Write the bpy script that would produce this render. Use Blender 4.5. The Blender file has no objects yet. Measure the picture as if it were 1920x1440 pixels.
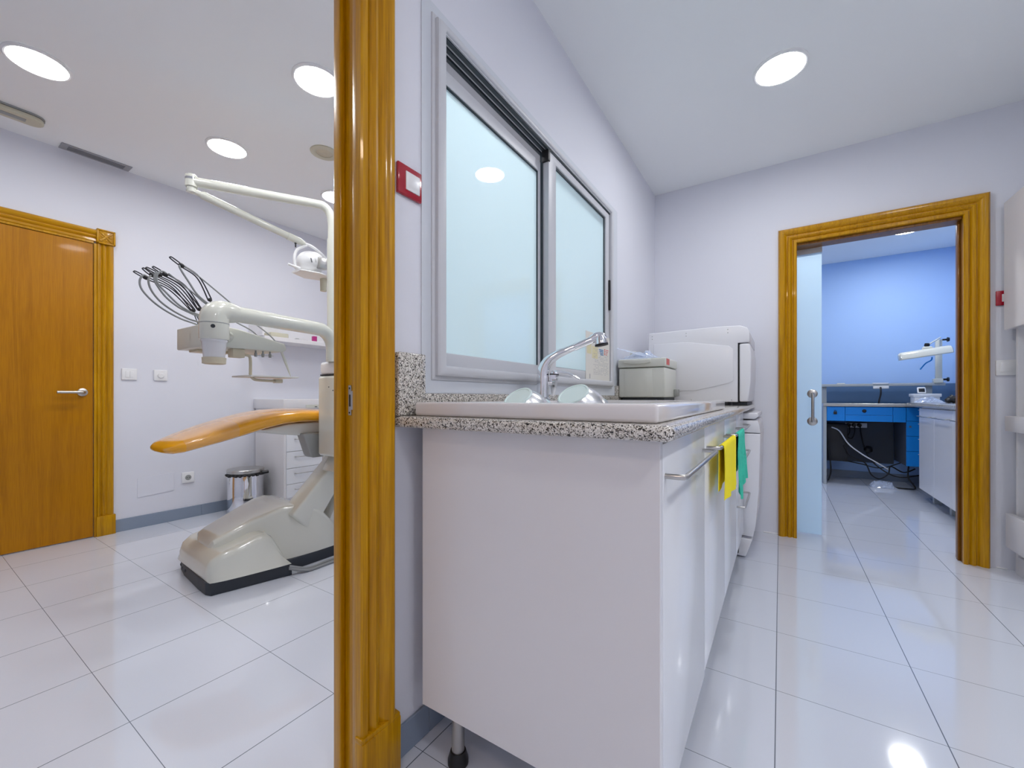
import bpy, bmesh, math, random
from mathutils import Vector, Matrix
PI = math.pi
random.seed(7)
sc = bpy.context.scene
col = sc.collection

# ------------------------------------------------------------------ camera
CAM_H = 0.96
YAW = math.atan(503 / 772.0)
cd = bpy.data.cameras.new('camera')
cam = bpy.data.objects.new('camera', cd)
col.objects.link(cam)
cam.location = (0, 0, CAM_H)
cam.rotation_euler = (PI / 2, 0, YAW)
cd.sensor_width = 36.0
cd.lens = 36.0 * 772.0 / 1920.0
cd.shift_y = 25.0 / 1920.0
cd.clip_start = 0.02
sc.camera = cam

# ------------------------------------------------------------------ world, exposure
w = bpy.data.worlds.new('world')
sc.world = w
w.use_nodes = True
w.node_tree.nodes['Background'].inputs[0].default_value = (0.75, 0.82, 1.0, 1)
w.node_tree.nodes['Background'].inputs[1].default_value = 0.3
sc.view_settings.view_transform = 'Standard'
sc.view_settings.look = 'None'
sc.view_settings.gamma = 1
sc.view_settings.exposure = 1.08
sc.cycles.use_denoising = True
sc.cycles.max_bounces = 12
sc.cycles.diffuse_bounces = 8
sc.cycles.glossy_bounces = 4
sc.cycles.sample_clamp_indirect = 6.0
sc.cycles.caustics_reflective = False
sc.cycles.caustics_refractive = False
LAMP = 48.0          # radiance of the round ceiling lamps


# ------------------------------------------------------------------ materials
def lin(c):
    return tuple((v / 12.92 if v <= 0.04045 else ((v + 0.055) / 1.055) ** 2.4) for v in c)


def hexc(h):
    return lin(tuple(int(h[i:i + 2], 16) / 255 for i in (0, 2, 4)))


def mat(name, c, rough=0.5, metal=0.0, spec=0.5, coat=0.0, emit=None, es=0, trans=0.0, alpha=1.0, ior=1.45):
    m = bpy.data.materials.new(name)
    m.use_nodes = True
    b = m.node_tree.nodes['Principled BSDF']
    if isinstance(c, str):
        c = hexc(c)
    b.inputs['Base Color'].default_value = (*c, 1)
    b.inputs['Roughness'].default_value = rough
    b.inputs['Metallic'].default_value = metal
    b.inputs['Specular IOR Level'].default_value = spec
    b.inputs['Coat Weight'].default_value = coat
    b.inputs['Coat Roughness'].default_value = 0.05
    b.inputs['Transmission Weight'].default_value = trans
    b.inputs['Alpha'].default_value = alpha
    b.inputs['IOR'].default_value = ior
    if emit:
        b.inputs['Emission Color'].default_value = (*emit, 1)
        b.inputs['Emission Strength'].default_value = es
    return m


def N(m, t, **kw):
    n = m.node_tree.nodes.new(t)
    for k, v in kw.items():
        setattr(n, k, v)
    return n


def L(m, a, b):
    m.node_tree.links.new(a, b)


def bumpy(m, scale, strength, dist=0.002):
    b = m.node_tree.nodes['Principled BSDF']
    tc = N(m, 'ShaderNodeNewGeometry')
    nz = N(m, 'ShaderNodeTexNoise')
    nz.inputs['Scale'].default_value = scale
    nz.inputs['Detail'].default_value = 3
    L(m, tc.outputs['Position'], nz.inputs['Vector'])
    bp = N(m, 'ShaderNodeBump')
    bp.inputs['Strength'].default_value = strength
    bp.inputs['Distance'].default_value = dist
    L(m, nz.outputs['Fac'], bp.inputs['Height'])
    L(m, bp.outputs['Normal'], b.inputs['Normal'])
    return m


def ramp(m, stops, interp='LINEAR'):
    r = N(m, 'ShaderNodeValToRGB')
    r.color_ramp.interpolation = interp
    e = r.color_ramp.elements
    while len(e) < len(stops):
        e.new(0.5)
    for i, (p, c) in enumerate(stops):
        e[i].position = p
        e[i].color = (*(hexc(c) if isinstance(c, str) else c), 1)
    return r


def wood(name, axis, dark='9a6a00', mid='b68100', light='c99606', rough=0.28, fig=1.0, coat=0.22):
    m = mat(name, mid, rough, spec=0.22, coat=coat)
    b = m.node_tree.nodes['Principled BSDF']
    g = N(m, 'ShaderNodeNewGeometry')
    mp = N(m, 'ShaderNodeMapping')
    s = [24.0, 24.0, 24.0]
    s['XYZ'.index(axis)] = 0.9
    mp.inputs['Scale'].default_value = s
    L(m, g.outputs['Position'], mp.inputs['Vector'])
    n1 = N(m, 'ShaderNodeTexNoise')
    n1.inputs['Scale'].default_value = 1.0 * fig
    n1.inputs['Detail'].default_value = 3
    n1.inputs['Distortion'].default_value = 1.2
    L(m, mp.outputs['Vector'], n1.inputs['Vector'])
    mul = N(m, 'ShaderNodeMath', operation='MULTIPLY')
    mul.inputs[1].default_value = 6.0
    L(m, n1.outputs['Fac'], mul.inputs[0])
    fr = N(m, 'ShaderNodeMath', operation='PINGPONG')
    fr.inputs[1].default_value = 1.0
    L(m, mul.outputs[0], fr.inputs[0])
    mp2 = N(m, 'ShaderNodeMapping')
    s2 = [260.0, 260.0, 260.0]
    s2['XYZ'.index(axis)] = 9.0
    mp2.inputs['Scale'].default_value = s2
    L(m, g.outputs['Position'], mp2.inputs['Vector'])
    n2 = N(m, 'ShaderNodeTexNoise')
    n2.inputs['Scale'].default_value = 1.0
    n2.inputs['Detail'].default_value = 2
    L(m, mp2.outputs['Vector'], n2.inputs['Vector'])
    mix = N(m, 'ShaderNodeMix')
    mix.inputs[0].default_value = 0.72
    L(m, fr.outputs[0], mix.inputs[2])
    L(m, n2.outputs['Fac'], mix.inputs[3])
    r = ramp(m, [(0.2, dark), (0.5, mid), (0.8, light)])
    L(m, mix.outputs[0], r.inputs['Fac'])
    L(m, r.outputs['Color'], b.inputs['Base Color'])
    return m


M = {}
M['wall'] = bumpy(mat('wall_paint', (0.72, 0.73, 0.79), 0.65), 260, 0.12)
M['ceil'] = mat('ceiling_paint', (0.86, 0.88, 0.885), 0.8)
M['blue'] = bumpy(mat('blue_wall_paint', (0.40, 0.585, 0.90), 0.6), 260, 0.12)
M['oak_z'] = wood('oak_upright', 'Z')
M['oak_y'] = wood('oak_lengthwise', 'Y')
M['oak_x'] = wood('oak_crosswise', 'X')
M['veneer'] = wood('oak_veneer', 'Z', dark='9a6200', mid='ab6f00', light='b97c02', fig=0.55, coat=0.08)
M['oak_dark'] = wood('oak_dark_jamb', 'Z', dark='5a3408', mid='774a0c', light='8c5b16')  # darker oak tone for the laboratory doorway jambs
M['white'] = mat('white_laminate', (0.76, 0.75, 0.76), 0.3, coat=0.15)
M['gloss_white'] = mat('gloss_white_front', (0.82, 0.84, 0.87), 0.22, coat=0.25)
M['ceramic'] = mat('white_ceramic', (0.78, 0.76, 0.76), 0.12, coat=0.6)
M['enamel'] = mat('white_appliance', (0.78, 0.78, 0.81), 0.3, coat=0.2)
M['ivory'] = mat('ivory_enamel', (0.66, 0.66, 0.58), 0.18, coat=0.6)
M['ivory_grey'] = mat('ivory_plastic', (0.60, 0.60, 0.53), 0.35)
M['ivory_warm'] = mat('aged_ivory_plastic', (0.55, 0.49, 0.36), 0.4)
M['pale_grey'] = mat('pale_grey_plastic', (0.66, 0.66, 0.62), 0.4)
M['plastic_white'] = mat('white_plastic', (0.8, 0.8, 0.8), 0.3)
M['black'] = mat('black_plastic', (0.012, 0.012, 0.014), 0.4)
M['dark'] = mat('dark_rubber', (0.03, 0.036, 0.045), 0.5)
M['grey'] = mat('grey_plastic', (0.3, 0.31, 0.3), 0.4)
M['hose'] = mat('grey_hose', (0.26, 0.27, 0.27), 0.45)
M['wire'] = mat('dark_wire', (0.02, 0.02, 0.03), 0.35)
M['chrome'] = mat('chrome', (0.82, 0.83, 0.86), 0.07, metal=1)
M['steel'] = mat('brushed_steel', (0.55, 0.54, 0.52), 0.3, metal=1)
M['bowl_steel'] = mat('bowl_steel', (0.78, 0.78, 0.78), 0.22, metal=1)
M['alu'] = mat('painted_aluminium', (0.58, 0.59, 0.62), 0.4)
M['surround'] = mat('window_surround_paint', (0.62, 0.65, 0.70), 0.5)
M['gasket'] = mat('dark_gasket', (0.03, 0.045, 0.055), 0.5)
M['orange'] = mat('orange_upholstery', (0.80, 0.36, 0.008), 0.2, coat=0.7)
M['red'] = mat('red_plate', (0.38, 0.004, 0.02), 0.18, coat=0.5)
M['magenta'] = mat('magenta_print', (0.45, 0.03, 0.2), 0.5)
M['skirt'] = mat('grey_blue_skirting_tile', (0.24, 0.29, 0.37), 0.2)
M['bench_blue'] = mat('blue_bench_enamel', (0.004, 0.23, 0.68), 0.35)
M['bench_steel'] = mat('bench_edge_metal', (0.5, 0.49, 0.46), 0.3, metal=0.6)
M['bench_grey'] = mat('bench_frame_grey', (0.4, 0.43, 0.44), 0.4)
M['mint'] = mat('mint_silicone', (0.74, 0.88, 0.86), 0.4)
M['yellow'] = mat('yellow_cloth', (0.93, 0.78, 0.01), 0.9)
M['green'] = bumpy(mat('green_cloth', (0.05, 0.60, 0.42), 0.9), 90, 0.8, 0.01)
M['red_sticker'] = mat('red_sticker', (0.6, 0.08, 0.07), 0.4)
M['appl_grey'] = mat('warm_grey_appliance', (0.64, 0.65, 0.60), 0.35)
M['paper'] = mat('printed_paper', (0.72, 0.70, 0.65), 0.7)
M['ink_grey'] = mat('grey_print', (0.42, 0.42, 0.44), 0.7)
M['ink_blue'] = mat('blue_print', (0.10, 0.3, 0.6), 0.7)
M['ink_red'] = mat('red_print', (0.7, 0.12, 0.12), 0.7)
M['ink_yellow'] = mat('yellow_print', (0.72, 0.66, 0.42), 0.7)
M['cream_lamp'] = mat('unlit_lamp_cream', (0.55, 0.52, 0.40), 0.4)
M['lamp_on'] = mat('lit_lamp_diffuser', (0.9, 0.9, 0.9), 0.4, emit=(0.97, 0.98, 1.0), es=LAMP * 0.59)
M['lamp_sink'] = mat('lit_lamp_sink_room', (0.9, 0.9, 0.9), 0.4, emit=(0.97, 0.98, 1.0), es=LAMP * 1.0)
M['warm_fill'] = mat('added_warm_fill_lamp', (0.9, 0.9, 0.9), 0.4, emit=(1.0, 0.78, 0.62), es=LAMP * 0.7)  # emission of the warm lamp added behind the viewer as fill
M['lamp_lab'] = mat('lit_lamp_laboratory', (0.9, 0.9, 0.9), 0.4, emit=(0.97, 0.98, 1.0), es=LAMP * 1.25)
M['vent_grey'] = mat('vent_grey', (0.34, 0.34, 0.36), 0.4)
M['bench_back'] = mat('dark_grey_panel', (0.07, 0.08, 0.10), 0.6)
M['shelf_shade'] = mat('shelf_shade_blue', (0.10, 0.19, 0.34), 0.5)  # dark blue that paints the shade below the bench shelf
M['blue_light'] = mat('blue_tinted_plastic', (0.3, 0.38, 0.75), 0.15)


def floor_mat():
    m = mat('grey_blue_floor_tile', (0.46, 0.50, 0.58), 0.075, coat=0.35)
    b = m.node_tree.nodes['Principled BSDF']
    g = N(m, 'ShaderNodeNewGeometry')
    sp = N(m, 'ShaderNodeSeparateXYZ')
    L(m, g.outputs['Position'], sp.inputs[0])
    fs = []
    for ax, off in (('X', 0.012 + 40.0), ('Y', -0.003 + 40.0)):
        a = N(m, 'ShaderNodeMath', operation='ADD')
        a.inputs[1].default_value = off
        L(m, sp.outputs[ax], a.inputs[0])
        p = N(m, 'ShaderNodeMath', operation='PINGPONG')
        p.inputs[1].default_value = 0.2
        L(m, a.outputs[0], p.inputs[0])
        c = N(m, 'ShaderNodeMath', operation='LESS_THAN')
        c.inputs[1].default_value = 0.0014 if ax == 'X' else 0.0009
        L(m, p.outputs[0], c.inputs[0])
        fs.append(c)
    mx = N(m, 'ShaderNodeMath', operation='MAXIMUM')
    L(m, fs[0].outputs[0], mx.inputs[0])
    L(m, fs[1].outputs[0], mx.inputs[1])
    mix = N(m, 'ShaderNodeMix', data_type='RGBA')
    mix.inputs[6].default_value = (0.66, 0.69, 0.76, 1)
    mix.inputs[7].default_value = (0.14, 0.16, 0.2, 1)
    L(m, mx.outputs[0], mix.inputs[0])
    nz = N(m, 'ShaderNodeTexNoise')
    nz.inputs['Scale'].default_value = 900
    L(m, g.outputs['Position'], nz.inputs['Vector'])
    hs = N(m, 'ShaderNodeHueSaturation')
    mr = N(m, 'ShaderNodeMapRange')
    mr.inputs[3].default_value = 0.94
    mr.inputs[4].default_value = 1.06
    L(m, nz.outputs['Fac'], mr.inputs[0])
    L(m, mr.outputs[0], hs.inputs['Value'])
    L(m, mix.outputs[2], hs.inputs['Color'])
    L(m, hs.outputs['Color'], b.inputs['Base Color'])
    return m


def granite(name):
    m = mat(name, (0.6, 0.58, 0.54), 0.18, coat=0.3)
    b = m.node_tree.nodes['Principled BSDF']
    g = N(m, 'ShaderNodeNewGeometry')
    wn = N(m, 'ShaderNodeTexNoise')
    wn.inputs['Scale'].default_value = 160
    L(m, g.outputs['Position'], wn.inputs['Vector'])
    sb = N(m, 'ShaderNodeVectorMath', operation='MULTIPLY_ADD')
    sb.inputs[1].default_value = (0.007, 0.007, 0.007)
    L(m, wn.outputs['Color'], sb.inputs[0])
    L(m, g.outputs['Position'], sb.inputs[2])
    v = N(m, 'ShaderNodeTexVoronoi')
    v.inputs['Scale'].default_value = 440
    L(m, sb.outputs[0], v.inputs['Vector'])
    sx = N(m, 'ShaderNodeSeparateColor')
    L(m, v.outputs['Color'], sx.inputs[0])
    r = ramp(m, [(0.0, (0.015, 0.015, 0.016)), (0.15, (0.10, 0.085, 0.07)), (0.26, (0.34, 0.31, 0.27)),
                 (0.40, (0.60, 0.57, 0.51)), (0.7, (0.74, 0.71, 0.66))], 'CONSTANT')
    L(m, sx.outputs[0], r.inputs['Fac'])
    L(m, r.outputs['Color'], b.inputs['Base Color'])
    return m


def frosted(name, tint, gl=0.03, transp=0.0, dif=0.12):
    m = bpy.data.materials.new(name)
    m.use_nodes = True
    nt = m.node_tree
    nt.nodes.remove(nt.nodes['Principled BSDF'])
    out = nt.nodes['Material Output']
    t = N(m, 'ShaderNodeBsdfTranslucent')
    t.inputs[0].default_value = (*tint, 1)
    d = N(m, 'ShaderNodeBsdfDiffuse')
    d.inputs[0].default_value = (*tint, 1)
    mx = N(m, 'ShaderNodeMixShader')
    mx.inputs[0].default_value = dif
    L(m, t.outputs[0], mx.inputs[1])
    L(m, d.outputs[0], mx.inputs[2])
    last = mx
    if transp > 0:
        tr = N(m, 'ShaderNodeBsdfTransparent')
        tr.inputs[0].default_value = (*tint, 1)
        m2 = N(m, 'ShaderNodeMixShader')
        m2.inputs[0].default_value = transp
        L(m, last.outputs[0], m2.inputs[1])
        L(m, tr.outputs[0], m2.inputs[2])
        last = m2
    g = N(m, 'ShaderNodeBsdfGlossy')
    g.inputs['Roughness'].default_value = gl
    g.inputs[0].default_value = (0.9, 0.95, 1, 1)
    f = N(m, 'ShaderNodeFresnel')
    f.inputs[0].default_value = 1.5
    m3 = N(m, 'ShaderNodeMixShader')
    L(m, f.outputs[0], m3.inputs[0])
    L(m, last.outputs[0], m3.inputs[1])
    L(m, g.outputs[0], m3.inputs[2])
    L(m, m3.outputs[0], out.inputs[0])
    return m


def film(name, col_, amount, rough=0.15):
    m = bpy.data.materials.new(name)
    m.use_nodes = True
    nt = m.node_tree
    b = nt.nodes['Principled BSDF']
    out = nt.nodes['Material Output']
    b.inputs['Base Color'].default_value = (*col_, 1)
    b.inputs['Roughness'].default_value = rough
    b.inputs['Coat Weight'].default_value = 0.5
    tr = N(m, 'ShaderNodeBsdfTransparent')
    mx = N(m, 'ShaderNodeMixShader')
    mx.inputs[0].default_value = amount
    L(m, tr.outputs[0], mx.inputs[1])
    L(m, b.outputs[0], mx.inputs[2])
    L(m, mx.outputs[0], out.inputs[0])
    return m


M['floor'] = floor_mat()
M['granite'] = granite('speckled_granite')
M['glass_back'] = film('clear_glass_face', (0.8, 0.9, 0.92), 0.06, 0.03)
M['glass_l'] = frosted('frosted_glass', (0.70, 0.90, 0.96), 0.015)
M['glass_door'] = frosted('frosted_door_glass', (0.70, 0.90, 1.0), 0.05, 0.03, 0.4)
M['clear'] = film('clear_plastic', (0.75, 0.77, 0.8), 0.09, 0.06)
M['cup'] = film('translucent_cup', (0.85, 0.85, 0.87), 0.72, 0.15)
M['foil'] = film('crumpled_plastic_film', (0.72, 0.8, 0.95), 0.45, 0.12)


# ------------------------------------------------------------------ mesh helpers
def BM():
    return bmesh.new()


def box(bm, x0, x1, y0, y1, z0, z1, bev=0.0, seg=2):
    g = bmesh.ops.create_cube(bm, size=1.0)
    vs = g['verts']
    cx, cy, cz = (x0 + x1) / 2, (y0 + y1) / 2, (z0 + z1) / 2
    for v in vs:
        v.co = Vector((cx + v.co.x * (x1 - x0), cy + v.co.y * (y1 - y0), cz + v.co.z * (z1 - z0)))
    if bev > 0:
        es = list({e for v in vs for e in v.link_edges})
        bmesh.ops.bevel(bm, geom=es, offset=bev, segments=seg, profile=0.5, affect='EDGES')
    return bm


def obox(bm, c, size, rot, bev=0.0, seg=2):
    """box with centre c, size and a 3x3 rotation"""
    t = bmesh.new()
    box(t, -size[0] / 2, size[0] / 2, -size[1] / 2, size[1] / 2, -size[2] / 2, size[2] / 2, bev, seg)
    t.transform(Matrix.Translation(c) @ rot.to_4x4())
    me = bpy.data.meshes.new('tmp')
    t.to_mesh(me)
    t.free()
    bm.from_mesh(me)
    bpy.data.meshes.remove(me)
    return bm


def prism(bm, poly, fn, a0, a1, bev=0.0, seg=2):
    """poly: 2D points; fn(u,v,a)->xyz; extruded from a0 to a1"""
    lo = [bm.verts.new(fn(u, v, a0)) for u, v in poly]
    hi = [bm.verts.new(fn(u, v, a1)) for u, v in poly]
    n = len(poly)
    fs = [bm.faces.new(lo), bm.faces.new(hi[::-1])]
    for i in range(n):
        fs.append(bm.faces.new((lo[i], hi[i], hi[(i + 1) % n], lo[(i + 1) % n])))
    bmesh.ops.recalc_face_normals(bm, faces=fs)
    if bev > 0:
        es = list({e for f in fs for e in f.edges})
        bmesh.ops.bevel(bm, geom=es, offset=bev, segments=seg, profile=0.5, affect='EDGES')
    return bm


def spline(pts, n=8):
    P = [Vector(p) for p in pts]
    if len(P) < 3:
        return P
    out = []
    for i in range(len(P) - 1):
        p0 = P[max(i - 1, 0)]
        p1, p2 = P[i], P[i + 1]
        p3 = P[min(i + 2, len(P) - 1)]
        for k in range(n):
            t = k / n
            out.append(0.5 * ((2 * p1) + (-p0 + p2) * t + (2 * p0 - 5 * p1 + 4 * p2 - p3) * t * t
                              + (-p0 + 3 * p1 - 3 * p2 + p3) * t ** 3))
    out.append(P[-1])
    return out


def tube(bm, pts, r, seg=12, sm=0, closed=False, cap=True):
    P = spline(pts, sm) if sm else [Vector(p) for p in pts]
    n = len(P)
    rr = r if isinstance(r, (list, tuple)) else None
    rings = []
    up = None
    for i, p in enumerate(P):
        a = P[(i - 1) % n] if (closed or i > 0) else p
        b = P[(i + 1) % n] if (closed or i < n - 1) else p
        d = (b - a).normalized()
        if up is None:
            up = Vector((0, 0, 1)) if abs(d.z) < 0.9 else Vector((1, 0, 0))
        x = up - d * up.dot(d)
        if x.length < 1e-6:
            x = d.orthogonal()
        x.normalize()
        up = x
        y = d.cross(x)
        if rr:
            f = i / max(n - 1, 1) * (len(rr) - 1)
            k = min(int(f), len(rr) - 2)
            q = rr[k] + (rr[k + 1] - rr[k]) * (f - k)
        else:
            q = r
        rings.append([bm.verts.new(p + (x * math.cos(2 * PI * j / seg) + y * math.sin(2 * PI * j / seg)) * q)
                      for j in range(seg)])
    m = n if closed else n - 1
    fs = []
    for i in range(m):
        A, B = rings[i], rings[(i + 1) % n]
        for j in range(seg):
            fs.append(bm.faces.new((A[j], A[(j + 1) % seg], B[(j + 1) % seg], B[j])))
    if cap and not closed:
        fs.append(bm.faces.new(rings[0][::-1]))
        fs.append(bm.faces.new(rings[-1]))
    bmesh.ops.recalc_face_normals(bm, faces=fs)
    return bm


def lathe(bm, prof, c=(0, 0, 0), axis=(0, 0, 1), seg=32, cap=True):
    """prof: (radius, height along axis)"""
    q = Vector((0, 0, 1)).rotation_difference(Vector(axis).normalized())
    c = Vector(c)
    rings = []
    for r, h in prof:
        rings.append([bm.verts.new(c + q @ Vector((r * math.cos(2 * PI * j / seg), r * math.sin(2 * PI * j / seg), h)))
                      for j in range(seg)])
    fs = []
    for i in range(len(rings) - 1):
        A, B = rings[i], rings[i + 1]
        for j in range(seg):
            fs.append(bm.faces.new((A[j], A[(j + 1) % seg], B[(j + 1) % seg], B[j])))
    if cap:
        fs.append(bm.faces.new(rings[0][::-1]))
        fs.append(bm.faces.new(rings[-1]))
    bmesh.ops.recalc_face_normals(bm, faces=fs)
    return bm


def loft(bm, rings, cap=True):
    R = [[bm.verts.new(p) for p in r] for r in rings]
    n = len(R[0])
    fs = []
    for i in range(len(R) - 1):
        for j in range(n):
            fs.append(bm.faces.new((R[i][j], R[i][(j + 1) % n], R[i + 1][(j + 1) % n], R[i + 1][j])))
    if cap:
        fs.append(bm.faces.new(R[0][::-1]))
        fs.append(bm.faces.new(R[-1]))
    bmesh.ops.recalc_face_normals(bm, faces=fs)
    return bm


def sup(cx, y, z0, z1, hw, e=2.6, n=28):
    """superellipse ring in the XZ plane at depth y"""
    out = []
    cz, hz = (z0 + z1) / 2, (z1 - z0) / 2
    for j in range(n):
        a = 2 * PI * j / n
        ca, sa = math.cos(a), math.sin(a)
        out.append((cx + hw * math.copysign(abs(ca) ** (2 / e), ca), y, cz + hz * math.copysign(abs(sa) ** (2 / e), sa)))
    return out


ORG = {}


def obj(name, bm, m, parent=None, smooth=35, label=None):
    """link bm as one mesh object; bm is in world coordinates"""
    vs = [v.co for v in bm.verts]
    if parent is not None:
        org = ORG[parent.name]
    else:
        org = Vector(((min(v.x for v in vs) + max(v.x for v in vs)) / 2,
                      (min(v.y for v in vs) + max(v.y for v in vs)) / 2, min(v.z for v in vs)))
    bm.transform(Matrix.Translation(-org))
    me = bpy.data.meshes.new(name)
    bm.to_mesh(me)
    bm.free()
    o = bpy.data.objects.new(name, me)
    col.objects.link(o)
    if parent is not None:
        o.parent = parent
    else:
        o.location = org
    ORG[o.name] = org
    me.materials.append(M[m])
    if smooth:
        for p in me.polygons:
            p.use_smooth = True
        me.set_sharp_from_angle(angle=math.radians(smooth))
    if label:
        o['label'] = label
    return o


def thing(name, label, cat, loc, group=None, kind=None):
    o = bpy.data.objects.new(name, None)
    o.empty_display_size = 0.05
    col.objects.link(o)
    o.location = loc
    ORG[o.name] = Vector(loc)
    o['label'] = label
    if cat:
        o['category'] = cat
    if group:
        o['group'] = group
    if kind:
        o['kind'] = kind
    return o


def tag(o, label, cat=None, group=None, kind=None):
    o['label'] = label
    if cat:
        o['category'] = cat
    if group:
        o['group'] = group
    if kind:
        o['kind'] = kind
    return o


def struct(name, bm, m, label, smooth=0):
    return tag(obj(name, bm, m, smooth=smooth), label, kind='structure')


def dup(root, loc, label, group=None):
    r = root.copy()
    col.objects.link(r)
    r.location = loc
    r['label'] = label
    if group:
        r['group'] = group
    for ch in list(root.children):
        c = ch.copy()
        col.objects.link(c)
        c.parent = r
        for g in list(ch.children):
            d = g.copy()
            col.objects.link(d)
            d.parent = c
    return r


def cut(o, *cutters):
    """subtract closed meshes (world coordinates) from o and bake the result"""
    objs = []
    for cb in cutters:
        me = bpy.data.meshes.new('cutter')
        cb.to_mesh(me)
        cb.free()
        c = bpy.data.objects.new('cutter', me)
        col.objects.link(c)
        objs.append(c)
        md = o.modifiers.new('b', 'BOOLEAN')
        md.operation = 'DIFFERENCE'
        md.solver = 'EXACT'
        md.object = c
    bpy.context.view_layer.update()
    dg = bpy.context.evaluated_depsgraph_get()
    me = bpy.data.meshes.new_from_object(o.evaluated_get(dg))
    o.modifiers.clear()
    old = o.data
    o.data = me
    bpy.data.meshes.remove(old)
    for c in objs:
        bpy.data.objects.remove(c)
    return o


# ------------------------------------------------------------------ room dimensions
XA = -0.852          # face of the wall with the window, towards the sink room
XA2 = -0.952         # its other face, towards the surgery
XB = -3.96           # far wall of the surgery
YF = 3.43            # back wall of both rooms
YL = 6.34            # back wall of the laboratory
XR = 1.60
CZ = 2.594
YN = -1.7

# ------------------------------------------------------------------ room shell
b = BM(); box(b, XB - 0.1, XR + 0.25, YN - 0.1, YL + 0.1, -0.08, 0.0)
struct('floor', b, 'floor', 'grey-blue polished floor tiles running through all rooms')
b = BM(); box(b, XB - 0.1, XR + 0.25, YN - 0.1, YL + 0.1, CZ, CZ + 0.08)
struct('ceiling', b, 'ceil', 'plain white plaster ceiling')
b = BM(); box(b, XB - 0.1, XB, YN, YF, 0, CZ)
struct('wall_left', b, 'wall', 'pale lavender surgery wall behind the oak door')
b = BM(); box(b, XB - 0.1, XA2 + 0.0, YF, YF + 0.1, 0, CZ)
struct('wall_surgery_back', b, 'wall', 'back wall of the surgery')
b = BM(); box(b, XB - 0.1, XR + 0.1, YN - 0.1, YN, 0, CZ)
struct('wall_front', b, 'wall', 'wall behind the viewer')
b = BM(); box(b, XR, XR + 0.1, YN, YF, 0, CZ)
struct('wall_right', b, 'wall', 'wall behind the tall white storage unit')
# wall with doorway (Y -0.18..0.66) and window opening
WO = (0.90, 2.36, 1.035, 2.05)
b = BM()
box(b, XA2, XA, YN, -0.20, 0, CZ)
box(b, XA2, XA, -0.20, 0.66, 2.05, CZ)
box(b, XA2, XA, 0.66, WO[0], 0, CZ)
box(b, XA2, XA, WO[0], WO[1], 0, WO[2])
box(b, XA2, XA, WO[0], WO[1], WO[3], CZ)
box(b, XA2, XA, WO[1], YF + 0.1, 0, CZ)
struct('wall_middle', b, 'wall', 'pale wall between surgery and sink room, with doorway and window')
# back wall of the sink room with doorway
DX0, DX1, DZ = 0.085, 0.90, 2.02
b = BM()
box(b, XA, DX0, YF, YF + 0.1, 0, CZ)
box(b, DX0, DX1, YF, YF + 0.1, DZ, CZ)
box(b, DX1, XR + 0.1, YF, YF + 0.1, 0, CZ)
struct('wall_back', b, 'wall', 'pale wall around the laboratory doorway')
b = BM(); box(b, -0.9, XR + 0.2, YL, YL + 0.1, 0, CZ)
struct('wall_laboratory_back', b, 'blue', 'bright blue back wall of the laboratory')
b = BM(); box(b, XR + 0.12, XR + 0.22, YF + 0.1, YL, 0, CZ)
struct('wall_laboratory_right', b, 'blue', 'blue side wall of the laboratory')
b = BM(); box(b, -0.9, -0.8, YF + 0.1, YL, 0, CZ)
struct('wall_laboratory_left', b, 'wall', 'side wall of the laboratory')

# skirting
b = BM()
y = 0.905
for y0, y1 in ((0.905, 1.43), (1.431, 1.83)):
    box(b, XB, XB + 0.009, y0, y1, 0, 0.088, 0.0015, 1)
struct('baseboard_left', b, 'skirt', 'grey-blue tile skirting under the surgery wall')
b = BM()
for y0, y1 in ((0.745, 0.86), (0.861, 1.26), (1.261, 1.66)):
    box(b, XA, XA + 0.009, y0, y1, 0, 0.085, 0.0015, 1)
struct('baseboard_middle', b, 'skirt', 'grey-blue tile skirting beside the sink cabinet')
b = BM(); box(b, -0.8, XR + 0.12, YL - 0.009, YL, 0, 0.085, 0.0015, 1)
struct('baseboard_laboratory', b, 'skirt', 'grey-blue tile skirting in the laboratory')
b = BM()
box(b, -0.10, -0.012, YF - 0.006, YF, 0, 0.01, 0.002, 1)
box(b, 1.018, 1.06, YF - 0.006, YF, 0, 0.008, 0.002, 1)
struct('trim_1', b, 'plastic_white', 'thin white sealant line at the foot of the back wall')

# ------------------------------------------------------------------ door casings
PROF = [(0.0, 0.0), (0.0, 0.016), (0.004, 0.020), (0.017, 0.020), (0.021, 0.0105), (0.026, 0.0105), (0.033, 0.018),
        (0.040, 0.022), (0.047, 0.020), (0.051, 0.012), (0.057, 0.012), (0.067, 0.021), (0.080, 0.027),
        (0.092, 0.027), (0.099, 0.022), (0.103, 0.014), (0.105, 0.0)]


def casing(bm, a0, a1, zt, P, width=0.105, depth=1.0, z0=0.0):
    """mitred U-shaped architrave; P(a,d,z)->xyz"""
    s = width / 0.105
    rows = []
    for u, v in PROF:
        u *= s
        v *= depth
        rows.append([bm.verts.new(P(a0 - u, v, z0)), bm.verts.new(P(a0 - u, v, zt + u)),
                     bm.verts.new(P(a1 + u, v, zt + u)), bm.verts.new(P(a1 + u, v, z0))])
    fs = []
    n = len(rows)
    for i in range(n):
        A, B = rows[i], rows[(i + 1) % n]
        for k in range(3):
            fs.append(bm.faces.new((A[k], A[k + 1], B[k + 1], B[k])))
    fs.append(bm.faces.new([r[0] for r in rows]))
    fs.append(bm.faces.new([r[3] for r in rows]))
    bmesh.ops.recalc_face_normals(bm, faces=fs)
    return bm


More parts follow.
